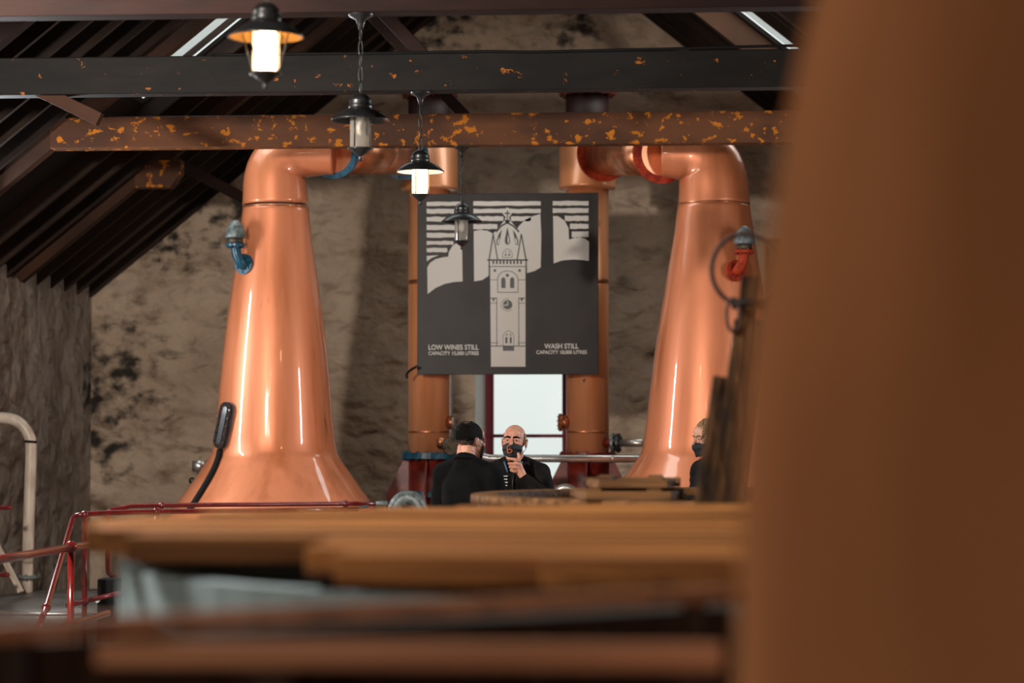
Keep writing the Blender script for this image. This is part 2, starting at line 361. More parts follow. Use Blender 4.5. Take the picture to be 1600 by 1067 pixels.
# roof lights: frame and glazing bar
def rooflight(nm, sgn, sk, bar):
    y0, y1, s0, s1 = sk
    def pt(s_, y, dz=0): return (RX+sgn*s_, y, RZ-SL*s_+VO+dz)
    g = MB(); g.add([pt(s0, y0, .06), pt(s1, y0, .06), pt(s1, y1, .06), pt(s0, y1, .06), pt(s0, y0, .066), pt(s1, y0, .066), pt(s1, y1, .066), pt(s0, y1, .066)],
        [(0,3,2,1),(4,5,6,7),(0,1,5,4),(1,2,6,5),(2,3,7,6),(3,0,4,7)])
    o = struct(g.build(nm, glass_win))
    for yb in bar: MB().beam(pt(s0, yb, .02), pt(s1, yb, .02), .03, .05).build('glazing_bar', raft, o)
    for a_, b_ in ((pt(s0, y0+.02, .03), pt(s1, y0+.02, .03)),):
        MB().beam(a_, b_, .04, .06).build('window_frame', galv, o)
rooflight('window_2', -1, LSK, (20.54,)); rooflight('window_3', 1, RSK, ())
# back window
win = struct(MB().box((P(772,600,WY+.3).x, WY+.33, wz0+.06), (wx1-.05, WY+.336, wz1-.06)).build('window_1', glass_win))
fx0, fx1 = P(758, 600, WY+.3).x, wx1-.02
mid = P(800, 681, WY+.3).z
for nm, lo, hi in (('window_frame', (fx0, WY+.28, wz0), (P(771,600,WY+.3).x, WY+.38, wz1)), ('window_frame', (P(878.5,600,WY+.3).x, WY+.28, wz0), (fx1, WY+.38, wz1)),
                   ('window_frame', (fx0, WY+.28, wz0), (fx1, WY+.38, wz0+.07)), ('window_frame', (fx0, WY+.28, wz1-.07), (fx1, WY+.38, wz1)),
                   ('meeting_rail', (fx0, WY+.27, mid-.018), (fx1, WY+.37, mid+.018))):
    bevel(MB().box(lo, hi).build(nm, maroon, win), .006)
MB().prism([(wx0-.001, WY-.004), (wx0-.001, WY+.3), (fx0+.01, WY+.3)], 'z', wz0, wz1).build('window_reveal', white_p, win)
MB().prism([(wx1+.001, WY-.004), (fx1-.01, WY+.3), (wx1+.001, WY+.3)], 'z', wz0, wz1).build('window_reveal', white_p, win)
MB().box((wx0, WY-.03, wz0-.05), (wx1, WY+.3, wz0)).build('window_sill', white_p, win)

# ------------------------------------------------------------------ roof trusses
BZ = CAMZ+2.362; BH = .255
tm = [beam_f, beam_f, beam_d, beam_b, beam_b]
tl = ['dark timber roof truss overhead nearest the camera, above the first lit lantern',
      'dark red-brown roof truss whose tie beam crosses the top edge of the picture',
      'blackened roof truss with a dark tie beam and scattered orange flaking paint',
      'brown roof truss with orange-flaked tie beam in front of the copper stills',
      'brown roof truss next to the back wall with its tie beam cut short']
for i, y in enumerate(TR):
    t = thing('roof_truss', tl[i], 'roof truss', (RX, y, BZ))
    m = tm[i]
    d = SL
    for sgn in (-1, 1):
        n = 'principal_rafter'
        hw = HW-.02
        MB().beam((RX+sgn*.02, y, RZ+.035), (RX+sgn*hw, y, RZ+.035-SL*(hw)), .14, .22).build(n, raft_p if i > 2 else beam_f, t)
    if i < 4:
        xr = (RZ-.1-BZ)/SL
        bevel(MB().box((RX-xr+.0, y-.085, BZ), (RX+xr, y+.085, BZ+BH)).build('tie_beam', m, t), .008)
        bevel(MB().beam((P(667, 84, 16.2).x, y, BZ+BH-.03), (P(667, 84, 16.2).x-1.18, y, BZ+BH+1.25), .07, .09).build('strut', beam_f, t), .006)
    else:
        xr = (RZ-.1-BZ)/SL; xe = P(285, 260, y).x
        MB().prism([(RX-xr, BZ), (xe-.1, BZ), (xe, BZ+.13), (xe, BZ+BH), (RX-xr, BZ+BH)], 'y', y-.085, y+.085).build('tie_beam', m, t)
        MB().beam(P(222, 226, y+.2), P(400, 320, y+1.6), .07, .09).build('strut', beam_f, t)
    if i == 2:
        MB().beam(P(40, 131, y), P(156, 187, y), .08, .09).build('strut', raft_p, t)
# cable stapled along the dark beam
pts = [P(x, yy, 16.09) for x, yy in ((330, 86), (480, 84), (600, 83), (750, 80.5), (830, 81), (930, 79), (1040, 76.5), (1120, 74), (1250, 71))]
tag(MB().tube(smooth_path(pts, 5), .010, 8).build('power_cable', rubber), 'thin black cable running along the top edge of the dark tie beam', 'cable')

# ------------------------------------------------------------------ pendant lanterns
def lantern(y, zs, lit, label, ztop):
    x = -1.8
    t = thing('pendant_lantern', label, 'lamp', (x, y, zs), 'pendant lanterns hung in a row')
    def C(z): return (x, y, zs+z)
    # shade: shallow cone with a rolled rim, ribbed cap, clear glass, cage, base cup and finial
    MB().lathe([(.060, .062), (.075, .060), (.115, .042), (.160, .004), (.163, -.004), (.158, -.004), (.112, .034), (.07, .052), (.056, .054)], C(0), 40, cap=False).build('shade', ironb, t)
    cp = MB().lathe([(.062, .058), (.064, .085), (.060, .09), (.063, .094), (.059, .10), (.062, .104), (.056, .118), (.040, .136), (.018, .146), (.001, .148)], C(0), 32)
    cp.build('cap', ironb, t)
    MB().lathe([(.057, -.155), (.057, .052)], C(0), 32, cap=False).build('glass', glass_lamp, t)
    MB().lathe([(.001, -.228), (.010, -.224), (.013, -.214), (.008, -.205), (.012, -.2), (.034, -.185), (.048, -.172), (.052, -.166), (.070, -.163), (.070, -.155), (.001, -.155)], C(0), 32, cap=False).build('base_cup', ironb, t)
    for k in range(4):
        a = PI/4+k*PI/2+.35
        MB().cyl((x+.061*math.cos(a), y+.061*math.sin(a), zs-.158), (x+.061*math.cos(a), y+.061*math.sin(a), zs+.056), .0035, 8).build('cage_bar', ironb, t)
        if lit == 1:
            MB().cyl((x+.066*math.cos(a), y+.066*math.sin(a), zs-.158), (x+.125*math.cos(a), y+.125*math.sin(a), zs+.03), .0025, 8).build('guard_wire', ironb, t)
    b = (MB().lathe([(.002, -.148), (.042, -.146), (.047, -.13), (.047, .01), (.03, .03), (.002, .032)], C(0), 24) if lit else MB().sphere(C(-.045), (.024, .024, .042), 16, 10)).build('bulb', bulb_on if lit else bulb_off, t)
    MB().cyl(C(0), C(.05), .02, 16).build('bulb_holder', white_p, b)
    if lit:  # lit lanterns only: pale inner face whose colour carries the lamp's glow
        MB().lathe([(.058, .050), (.07, .049), (.112, .031), (.156, -.004)], C(0), 40, cap=False).build('shade_glow', lining_glow if lit == 1 else white_p, t)
    # ceiling cup, ring and chain
    MB().lathe([(.07, 0), (.066, -.012), (.03, -.03), (.018, -.06), (.012, -.085), (.001, -.087)], (x, y, ztop), 24, cap=False).build('ceiling_cup', ironb, t)
    z = ztop-.075; ze = zs+.145; n = max(2, round((z-ze)/.072)); h = (z-ze)/n
    for k in range(n):
        c = Vector((x, y, z-h*(k+.5))); pts = []
        e = h/2+.006
        for q in range(14):
            a = 2*PI*q/14; u, v = .011*math.cos(a), e*math.sin(a)
            pts.append(c+(Vector((u, 0, v)) if k % 2 else Vector((u*.35, u*.93, v))))
        MB().tube(pts, .0036, 6, closed=True).build('chain_link', ironb, t)
for y, zr, lit, lab, zt in ((10.2, 1.735, 1, 'large glowing lantern at top left, nearest of the hanging lanterns', BZ),
                        (13.2, 1.775, 0, 'unlit black lantern hanging in front of the orange-flaked beam', BZ),
                        (16.2, 1.825, 2, 'glowing lantern at the upper left corner of the sign board', BZ),
                        (19.2, 1.760, 0, 'small unlit lantern hanging in front of the sign board, furthest of the row', BZ)):
    lantern(y, CAMZ+zr, lit, lab, zt)

t = thing('assumed_floodlight', 'assumed black flood lamp hung under the nearest roof truss, out to the left', 'lamp', (-4.66, 10.2, 3.4))  # assumed from the shadow direction, unseen; housing and bracket added to hold the light
MB().box((-4.84, 10.2, 3.24), (-4.48, 10.30, 3.60)).build('housing', ironb, t)
MB().box((-4.68, 10.22, 3.60), (-4.64, 10.28, BZ+.02)).build('bracket', ironb, t)
# ------------------------------------------------------------------ copper stills
def ring_flange(mb, c, axis, r0, r1, th, bolts=12, br=.012):
    q = Vector((0,0,1)).rotation_difference(Vector(axis).normalized())
    mb.lathe([(r0, -th/2), (r1, -th/2), (r1, th/2), (r0, th/2), (r0, -th/2)], c, 40, axis, cap=False, smooth=False)
    for k in range(bolts):
        a = 2*PI*k/bolts; rr = r1-.022
        p = Vector(c)+q @ Vector((rr*math.cos(a), rr*math.sin(a), 0)); ax = q @ Vector((0,0,1))
        mb.cyl(p-ax*(th/2+.014), p+ax*(th/2+.014), br, 6)
    return mb
SY = 20.5
def zpx(y, Y): return CAMZ+(690-y)*Y/3778
def still(label, cx, prof, path, rads, fl_mat, arm_to, fl_r, rel_px, rel_mat, rel_dir):
    x0 = P(cx, 500, SY).x
    t = thing('copper_still', label, 'still', (x0, SY, 0))
    s = SY/3778
    pr = [(.02, .0), (prof[-1][1]*s*1.12, .0), (prof[-1][1]*s*1.13, .72)] + [(h*s, zpx(y, SY)) for y, h in reversed(prof)]
    # refine profile with a smooth curve above the pot
    tail = smooth_path([(r, 0, z) for r, z in pr[2:]], 6)
    MB().lathe([pr[0], pr[1]] + [(p.x, p.z) for p in tail], (x0, SY, 0), 72).build('pot_and_neck', copper, t)
    # swan neck elbow
    pp = smooth_path([P(x, y, SY) for x, y in path], 8); n = len(pp)
    rr = []
    for i in range(n):
        f = i/8; k = min(int(f), len(rads)-2); rr.append((rads[k]+(rads[k+1]-rads[k])*(f-k))*s)
    MB().tube(pp, rr, 56).build('swan_neck', copper, t)
    # soldered seam rings
    for y, h in ((320, prof[0][1]),):
        MB().lathe([(h*s, -.008), (h*s+.004, -.004), (h*s+.004, .004), (h*s, .008)], (x0, SY, zpx(y, SY)), 64, cap=False).build('seam_band', copper_d, t)
    ys = 716; hs = [h for y, h in prof if y == 720][0]
    # lyne arm to the condenser
    a = pp[-1]; b = Vector(arm_to); ax = (b-a).normalized()
    MB().cyl(a-ax*.02, b, rr[-1]*.94, 40).build('lyne_arm', copper_d, t)
    ring_flange(MB(), a+ax*.0, ax, rr[-1]*.9, fl_r, .05).build('flange', fl_mat, t)
    ring_flange(MB(), b-ax*.12, ax, rr[-1]*.9, fl_r, .05).build('flange', fl_mat, t)
    # relief valve: elbow, brass collar and domed cap
    rx, rt, rb = rel_px
    hw = [h for y, h in prof if y == 400][0]*s+.04
    dpx = [(h0+(h1-h0)*(rb-17-y0)/(y1-y0)) for (y0, h0), (y1, h1) in zip(prof, prof[1:]) if y0 <= rb-17 <= y1][0]
    yv = SY-math.sqrt(max(0, dpx**2-(rx+rel_dir*14-cx)**2))*s-.03
    base = P(rx+rel_dir*16*1, rb-14, yv)
    root = Vector((base.x+rel_dir*.03, yv+.12, base.z))
    pth = [root, P(rx+rel_dir*12, rb-16, yv-.06), P(rx+rel_dir*3, rb-30, yv-.10), P(rx, rb-45, yv-.10)]
    v = MB().tube(smooth_path(pth, 6), .042, 20).build('relief_valve_elbow', rel_mat, t)
    tp = P(rx, rb-45, yv-.10)
    f = MB(); ring_flange(f, tp+Vector((0,0,.01)), (0,0,1), .03, .082, .022, 6, .012); f.build('valve_flange', rel_mat, v)
    dd = (P(rx+rel_dir*14, rb-18, yv)-root).normalized()
    f = MB(); ring_flange(f, P(rx+rel_dir*13.5, rb-17, yv-.03), Vector((rel_dir*-.5, -1, .1)), .04, .088, .03, 6, .011); f.build('valve_flange', rel_mat, v)
    MB().lathe([(.05, .02), (.062, .03), (.065, .062), (.055, .07)], tp, 28).build('valve_collar', brass, v)
    MB().lathe([(.055, .068), (.088, .072), (.09, .085), (.084, .12), (.07, .165), (.045, .20), (.018, .222), (.001, .225)], tp, 32).build('valve_cap', galv, v)
    return t
SLp = [(320, 52), (360, 56), (400, 61.5), (450, 69), (500, 76), (550, 82), (600, 87), (650, 91), (685, 94.5), (700, 97), (710, 100), (720, 106), (735, 116), (760, 134), (790, 156), (812, 170)]
SRp = [(320, 56), (360, 61.5), (400, 68), (450, 76.5), (500, 85), (550, 92.5), (600, 99), (650, 105), (685, 110), (700, 112.5), (710, 116), (720, 122.5), (735, 133), (760, 152), (790, 177), (812, 193)]
CY = 22.4
cl = P(671, 500, CY); cr = P(918, 500, CY)
still_l = still('copper pot still on the left with blue flanges and a dark sight glass', 430, SLp,
      [(430, 320), (430, 280), (438, 257), (462, 241), (500, 238), (522, 238)], [52, 49.5, 46, 40, 36.5, 36], bluep, P(640, 243, 22.15), .228, (368, 345, 430), bluep, 1)
still_r = still('copper pot still on the right with red-orange flanges, partly behind leaning boards', 1116, SRp,
      [(1116, 320), (1114, 280), (1106, 257), (1082, 243), (1050, 240), (1034, 240)], [56, 53.5, 50, 43, 39, 38.5], orangep, P(938, 240, 22.15), .255, (1163, 355, 440), orangep, -1)
# sight glass and black hose strap on left still
s_ = SY/3778
def on_still(px, py, prof, cx, off=.0):
    hw = None
    for (y0, h0), (y1, h1) in zip(prof, prof[1:]):
        if y0 <= py <= y1: hw = h0+(h1-h0)*(py-y0)/(y1-y0)
    r = hw*s_+off; x0 = P(cx, 500, SY).x; dx = (px-cx)*s_*(r/(hw*s_)) ; dx = max(-r*.98, min(r*.98, dx))
    # front tangent
    return Vector((x0+dx+ (0), SY-math.sqrt(r*r-dx*dx), zpx(py, SY)))
def sight():
    par = still_l
    c0 = on_still(371, 640, SLp, 430, .01); c1 = on_still(361, 690, SLp, 430, .01)
    x0 = P(430, 500, SY).x
    up_ = (c0-c1).normalized(); nrm = (Vector((c1.x-x0, c1.y-SY, 0))).normalized(); nrm = (nrm+Vector((.25,-.3,0))).normalized(); side = up_.cross(nrm).normalized(); nrm = side.cross(up_)
    def stad(r, th, off, ex=0):
        pts = []
        for k in range(12): a = PI*k/11; pts.append(c0+up_*(ex)+side*r*math.cos(a)+up_*r*math.sin(a))
        for k in range(12): a = PI+PI*k/11; pts.append(c1-up_*(ex)+side*r*math.cos(a)+up_*r*math.sin(a))
        n = len(pts); return MB().add([p+nrm*off for p in pts]+[p+nrm*(off+th) for p in pts], [tuple(range(n)), tuple(range(2*n-1, n-1, -1))]+[(i, n+i, n+(i+1) % n, (i+1) % n) for i in range(n)])
    f = stad(.062, .10, -.07).build('sight_glass_body', bluep, par)
    f2 = stad(.060, .022, .03).build('sight_glass_frame', rusty, par)
    stad(.022, .006, .051, ).build('sight_glass_pane', ironb, f2)
    for k in range(5):
        for sd in (-1, 1):
            p = c1+(c0-c1)*(k/4)+side*sd*.05+nrm*.045; MB().cyl(p, p+nrm*.022, .008, 6).build('bolt', ironb, f2)
    pts = [on_still(x, y, SLp, 430, .02) for x, y in ((359, 703), (357, 718), (352, 735), (343, 755), (331, 778), (320, 797))]
    MB().tube(smooth_path(pts, 5), .026, 12).build('drain_hose', rubber, par)
sight()
# spirit cup valve behind left still
t = thing('drain_valve', 'small stainless cup valve beside the left still foot', 'valve', P(311, 790, 21.35))
b = P(311, 760, 21.35); z1 = P(311, 737, 21.35).z; z2 = P(311, 720, 21.35).z
MB().lathe([(.022, 0), (.022, z1-b.z+.002)], b, 16).build('stem', steel, t)
MB().lathe([(.03, 0), (.062, .004), (.064, z2-z1), (.05, z2-z1), (.048, .02)], (b.x, b.y, z1), 24).build('cup', steel, t)
MB().sphere((b.x-.06, b.y, b.z+.05), .034).build('knob', ironb, t)
MB().cyl((b.x, b.y, 0), b, .02, 12).build('riser', steel, t)

# ------------------------------------------------------------------ condensers
def condenser(label, c, flm, side):
    x = c.x; R = .197
    t = thing('condenser', label, 'condenser', (x, CY, 0))
    zb = zpx(712, CY); zt = zpx(296, CY); z2 = zpx(215, CY); ztop = zpx(143, CY)
    MB().cyl((x, CY, zb), (x, CY, zt+.02), R, 48).build('shell', copper_c, t)
    MB().lathe([(R, 0), (.262, .012), (.268, .03), (.262, .045), (.262, z2-zt), (R, z2-zt+.05)], (x, CY, zt), 48, cap=False).build('head_drum', copper_c, t)
    MB().cyl((x, CY, z2), (x, CY, ztop), R+.004, 40).build('upper_shell', red_dark, t)
    f = MB(); ring_flange(f, (x, CY, ztop), (0,0,1), .05, .262, .045, 14, .012); f.build('top_flange', redp, t)
    for y in (675,): MB().lathe([(R, -.01), (R+.004, -.005), (R+.004, .005), (R, .01)], (x, CY, zpx(y, CY)), 48, cap=False).build('seam_band', copper_d, t)
    MB().lathe([(R, -.02), (R+.006, -.015), (R+.006, .015), (R, .02)], (x, CY, zpx(440, CY)), 48, cap=False).build('seam_band', copper_d, t)
    f = MB(); ring_flange(f, (x, CY, zb), (0,0,1), .05, .262, .055, 16, .013); f.build('lower_flange', flm, t)
    z3 = zpx(772, CY)
    MB().cyl((x, CY, .03), (x, CY, zb), R-.005, 40).build('base_shell', redp, t)
    f = MB(); ring_flange(f, (x, CY, z3), (0,0,1), .05, .262, .05, 16, .013); f.build('base_flange', flm, t)
    MB().cyl((x, CY, 0), (x, CY, .03), .44, 40).build('base_plate', redp, t)
    for k in range(4):
        a = k*PI/2
        d = Vector((math.cos(a), math.sin(a), 0)); n_ = Vector((-d.y, d.x, 0))*.008
        def q(r, z): return Vector((x, CY, z))+d*r
        poly = [q(R-.02, zb-.04), q(R+.05, zb-.05), q(.40, zb-.36), q(.40, .03), q(R-.02, .03)]
        vs = [p-n_ for p in poly]+[p+n_ for p in poly]; m = len(poly)
        MB().add(vs, [tuple(range(m)), tuple(range(2*m-1, m-1, -1))]+[(i, m+i, m+(i+1) % m, (i+1) % m) for i in range(m)]).build('gusset', redp, t)
    # little sight port on the inner side
    zp = zpx(660, CY)
    p0 = Vector((x+side*(R-.02), CY-.05, zp)); ax = Vector((side, -.25, 0)).normalized()
    v = MB().cyl(p0, p0+ax*.075, .062, 28).build('sight_port', copper_d, t)
    f = MB(); ring_flange(f, p0+ax*.075, ax, .03, .082, .02, 8, .006); f.build('port_flange', copper_d if side < 0 else steel, v)
    MB().cyl(p0+ax*.07, p0+ax*.082, .05, 24).build('port_glass', glass_win, v)
    return t
con_l = condenser('copper condenser column at the left edge of the sign, with blue flanges below', cl, bluep, 1)
con_r = condenser('copper condenser column at the right edge of the sign, on a dark red base', cr, redp, -1)
# bracket hoses by the left condenser
tag(MB().tube(smooth_path([P(636, 590, 22.05), P(636, 584, 22.0), P(642, 578, 21.95), P(652, 572, 21.9)], 5), .012, 8).build('sign_bracket', ironb), 'small black bracket at the lower left corner of the sign', 'bracket')
# wheel valve by left condenser
t = thing('gate_valve', 'grey bronze valve on the left condenser beside the dark-haired man', 'valve', P(703, 695, 22.2))
p = P(700, 695, 22.0)
MB().cyl(p+Vector((-.08, .1, 0)), p+Vector((.05, -.1, 0)), .04, 20).build('valve_body', brass, t)
f = MB(); ring_flange(f, p+Vector((.03, -.08, -.01)), (.55, -1, 0), .03, .078, .03, 8, .01); f.build('valve_flange', brass, t)
MB().sphere(p+Vector((-.06, -.06, .03)), .045).build('bonnet', copper_d, t)
# flanged valve and pipes by right condenser
t = thing('pipe_valve', 'flanged steel pipe joint between the right condenser and the right still', 'pipe', P(965, 692, 22.2))
a = P(945, 692, 22.3); bq = P(1006, 692, 22.0)
MB().cyl(a, P(962, 692, 22.2), .042, 20).build('spigot', redp, t)
MB().cyl(P(962, 692, 22.2), bq, .034, 20).build('pipe', steel, t)
for x in (958, 966):
    f = MB(); ring_flange(f, P(x, 692, 22.2), (1, -.2, 0), .03, .088, .022, 6, .012); f.build('joint_flange', ironb if x > 960 else galv, t)
pp = smooth_path([P(748, 704, 21.2), P(752, 712, 21.2), P(765, 716, 21.2)], 6) + [P(850, 716.3, 21.2), P(1000, 716.5, 21.2), P(1040, 716.5, 21.6)]
t = tag(MB().tube(pp, .034, 20).build('steel_pipe', steel), 'long horizontal steel pipe running behind the bald man to the right still', 'pipe')
for x in (958,): MB().cyl(P(x-1.5, 716.5, 21.2), P(x+1.5, 716.5, 21.2), .037, 20).build('weld_band', steel, t)
tag(MB().tube([P(705, 560, 22.75), P(705, 700, 22.75), P(705, 900, 22.75)], .013, 10).build('white_pipe', white_p), 'thin white pipe standing beside the left condenser', 'pipe')

# ------------------------------------------------------------------ sign
SGY = 22.0
sx0, sx1 = P(652, 440, SGY).x, P(935, 440, SGY).x; sz1, sz0 = P(793, 302, SGY).z, P(793, 585, SGY).z
sign = thing('sign_board', 'square dark sign board with white clock tower emblem and still capacities', 'sign', ((sx0+sx1)/2, SGY, sz0))
bevel(MB().box((sx0, SGY, sz0), (sx1, SGY+.03, sz1)).build('panel', sign_m, sign), .004)
def sp(x, y, lay): q = P(x, y, SGY); return Vector((q.x, SGY-.0012*lay, q.z))
def Sz(p): return (640+p[0]/3.442, 290+p[1]/3.442)
def Tz(p): return (740+p[0]/6.667, 300+p[1]/6.667)
def Uz(p): return (745+p[0]/7.11, 440+p[1]/7.11)
from mathutils.geometry import tessellate_polygon
def flat(mb, poly, lay):
    vs = [sp(x, y, lay) for x, y in poly]
    tr = tessellate_polygon([[(v.x, v.z, 0) for v in vs]])
    mb.add(vs, [tuple(t) for t in tr])
    # face the viewer
    o = len(mb.f)-len(tr)
    for i in range(o, len(mb.f)):
        a, b, c = (Vector(mb.v[k]) for k in mb.f[i])
        if (b-a).cross(c-a).y > 0: mb.f[i] = mb.f[i][::-1]
def stroke(mb, pts, wd, lay, f, closed=False):
    pts = [f(p) for p in pts]
    if closed: pts.append(pts[0])
    for a, b in zip(pts, pts[1:]):
        d = Vector((b[0]-a[0], b[1]-a[1])); l = d.length
        if l < 1e-6: continue
        d /= l; n = Vector((-d.y, d.x))*wd/2; e = d*wd*.3
        a2 = Vector(a)-e; b2 = Vector(b)+e
        flat(mb, [tuple(a2+n), tuple(b2+n), tuple(b2-n), tuple(a2-n)], lay)
def wavy(x0, x1, y0, y1, seed):
    r = random.Random(seed); n = 9
    return [(x0+(x1-x0)*k/n, y0+r.uniform(-2, 2)) for k in range(n+1)] + [(x1-(x1-x0)*k/n, y1+r.uniform(-2, 2)) for k in range(n+1)]
st = MB(); k = 0
for x0, x1, y0, y1 in ((92,275,87,108),(92,275,125,150),(92,275,168,192),(92,275,212,238),(92,262,255,279),(92,236,297,318),(92,203,335,358),
                       (343,705,85,108),(343,705,125,148),(343,505,165,190),(545,652,165,190),(343,472,207,234),
                       (770,962,83,107),(770,962,122,147),(835,962,162,190),(862,962,205,232),(872,962,247,277)):
    flat(st, [Sz(p) for p in wavy(x0, x1, y0, y1, k)], 1); k += 1
flat(st, [Sz(p) for p in ((92,378),(158,374),(120,388),(93,407))], 1)
st.build('stripe_print', sign_w, sign)
cd = MB()
for poly in ([(95,440),(110,415),(140,395),(180,385),(208,382),(212,355),(228,327),(250,310),(282,300),(285,515),(240,518),(190,528),(140,550),(97,583)],
             [(345,245),(380,238),(420,243),(445,256),(452,300),(436,400),(432,480),(390,508),(347,515)],
             [(565,250),(590,215),(620,185),(660,165),(703,153),(708,260),(705,440),(670,460),(632,470),(622,400),(608,300),(590,262)],
             [(772,163),(800,165),(835,190),(855,230),(857,290),(890,280),(920,280),(945,286),(965,302),(964,405),(930,400),(880,397),(820,402),(775,418)]):
    flat(cd, [Sz(p) for p in poly], 1)
cd.build('cloud_print', sign_w, sign)
tw = MB()
flat(tw, [Tz(p) for p in ((150,710),(165,600),(203,432),(232,405),(318,300),(335,262),(303,225),(318,185),(350,160),(385,180),(400,225),(368,262),(385,300),(472,405),(500,432),(540,600),(556,710))], 2)
flat(tw, [Tz((150,700)), Tz((556,700)), Tz((556,785)), Tz((541,785)), Uz((540,945)), Uz((158,945)), Tz((172,785)), Tz((150,785))], 2)
tw.build('tower_print', sign_w, sign)
dk = MB(); q = 1/6.667; u = 1/7.11; L3 = 3
for pts, wd in (([(205,440),(163,700)],13),([(205,440),(250,700)],12),([(497,440),(455,700)],12),([(497,440),(545,700)],13),([(145,708),(562,708)],15),([(155,776),(552,776)],8),
                ([(163,700),(163,775)],14),([(547,700),(547,775)],14),([(165,775),(165,872)],16),([(548,775),(548,850)],16),
                ([(237,412),(290,352),(350,320),(412,352),(470,412)],17),([(352,195),(352,310)],11),([(327,222),(377,222)],14),
                ([(303,682),(303,640),(320,605),(352,591),(385,605),(402,640),(402,682),(303,682)],5),
                ([(250,1045),(250,900),(265,862),(300,832),(352,820),(405,832),(445,862),(463,900),(463,1045),(250,1045)],7),([(175,915),(250,915)],6),([(463,915),(540,915)],6)):
    stroke(dk, pts, wd*q, L3, Tz)
for i in range(9): flat(dk, [Tz((197+i*36, 716)), Tz((215+i*36, 716)), Tz((215+i*36, 750)), Tz((197+i*36, 750))], L3)
flat(dk, [Tz(p) for p in ((322,290),(383,290),(372,322),(332,322))], L3)
flat(dk, [Tz(p) for p in ((352,365),(338,430),(325,500),(330,535),(345,549),(365,547),(380,530),(380,500),(366,430))], L3)
flat(dk, [Tz(p) for p in ((296,390),(262,440),(238,510),(240,552),(265,552),(275,500))], L3)
flat(dk, [Tz(p) for p in ((408,390),(442,440),(466,510),(464,552),(439,552),(429,500))], L3)
def disc(mb, c, r, lay, f, n=20): flat(mb, [f((c[0]+r*math.cos(2*PI*i/n), c[1]+r*math.sin(2*PI*i/n))) for i in range(n)], lay)
disc(dk, (222,818), 14, L3, Tz); disc(dk, (480,818), 14, L3, Tz); disc(dk, (352,868), 17, L3, Tz)
for x0, x1 in ((288,333),(380,424)): flat(dk, [Tz(p) for p in ((x0,1000),(x0,910),(x0+8,893),((x0+x1)/2,887),(x1-8,893),(x1,910),(x1,1000))], L3)
for x0, x1 in ((327,343),(362,380)):
    flat(dk, [Tz(p) for p in ((x0,645),(x1,645),(x1,665),(x0,665))], L3)
    flat(dk, [Tz(p) for p in ((x0,630),(x1,630),((x0+x1)/2,612))], L3)
for pts, wd in (([(150,183),(226,183)],9),([(222,183),(222,716)],8),([(155,240),(222,240)],6),([(465,183),(536,183)],9),([(467,183),(467,716)],8),([(467,240),(535,240)],6),([(187,190),(187,217)],13),([(500,190),(500,215)],13),
                ([(172,194),(202,194)],8),([(485,194),(516,194)],8),
                ([(155,680),(242,680)],7),([(458,680),(536,680)],7),([(155,716),(541,716)],10),([(292,716),(292,605),(310,567),(352,545),(395,567),(412,605),(412,716)],5)):
    stroke(dk, pts, wd*u, L3, Uz)
disc(dk, (343,257), 52, L3, Uz, 28)
stroke(dk, [(343+73*math.cos(a), 257+68*math.sin(a)) for a in [math.radians(50+i*10) for i in range(24)]], 5*u, L3, Uz)
flat(dk, [Uz(p) for p in ((290,718),(415,718),(415,768),(290,768))], L3)
for x0, x1 in ((317,340),(367,388)):
    flat(dk, [Uz(p) for p in ((x0,617),(x1,617),(x1,685),(x0,685))], L3)
flat(dk, [Uz(p) for p in ((318,597),(340,573),(340,597))], L3); flat(dk, [Uz(p) for p in ((367,573),(389,597),(367,597))], L3)
dk.build('tower_line_print', sign_k, sign)
lt = MB()
stroke(lt, [(343,222),(343,262)], 11*u, 4, Uz); stroke(lt, [(300,262),(345,262)], 11*u, 4, Uz)
flat(lt, [Tz(p) for p in ((357,440),(370,500),(370,530),(358,540),(352,500))], 4)
flat(lt, [Tz(p) for p in ((268,470),(250,510),(250,545),(262,543),(270,505))], 4); flat(lt, [Tz(p) for p in ((436,470),(454,510),(454,545),(442,543),(434,505))], 4)
lt.build('clock_hand_print', sign_w, sign)
def text(body, x0, x1, ymid, hpx):
    cu = bpy.data.curves.new('lettering', 'FONT'); cu.body = body; cu.align_x = 'CENTER'; cu.align_y = 'CENTER'; cu.offset = .022; cu.extrude = 0
    o = bpy.data.objects.new('tmp', cu); COL.objects.link(o); bpy.context.view_layer.update()
    dg = bpy.context.evaluated_depsgraph_get(); me = bpy.data.meshes.new_from_object(o.evaluated_get(dg))
    xs = [v.co.x for v in me.vertices]; ys = [v.co.y for v in me.vertices]
    a = sp(x0, ymid, 2); b = sp(x1, ymid, 2); ht = hpx*SGY/3778
    sx = (b.x-a.x)/(max(xs)-min(xs)); sy = ht/(max(ys)-min(ys)); mx = (max(xs)+min(xs))/2; my = (max(ys)+min(ys))/2
    for v in me.vertices: v.co = Vector(((a.x+b.x)/2+(v.co.x-mx)*sx, a.y, (a.z+b.z)/2+(v.co.y-my)*sy))
    bpy.data.objects.remove(o); me.materials.clear()
    l = link('lettering', me, sign_w, sign); l['label'] = 'white lettering reading ' + body; return l
text('LOW WINES STILL', 669.5, 748, 542.5, 8.2); text('CAPACITY 15,000 LITRES', 669.5, 748, 552.3, 6.8)
text('WASH STILL', 850.5, 904, 540.8, 8.2); text('CAPACITY 18,000 LITRES', 838, 917, 550.6, 6.8)

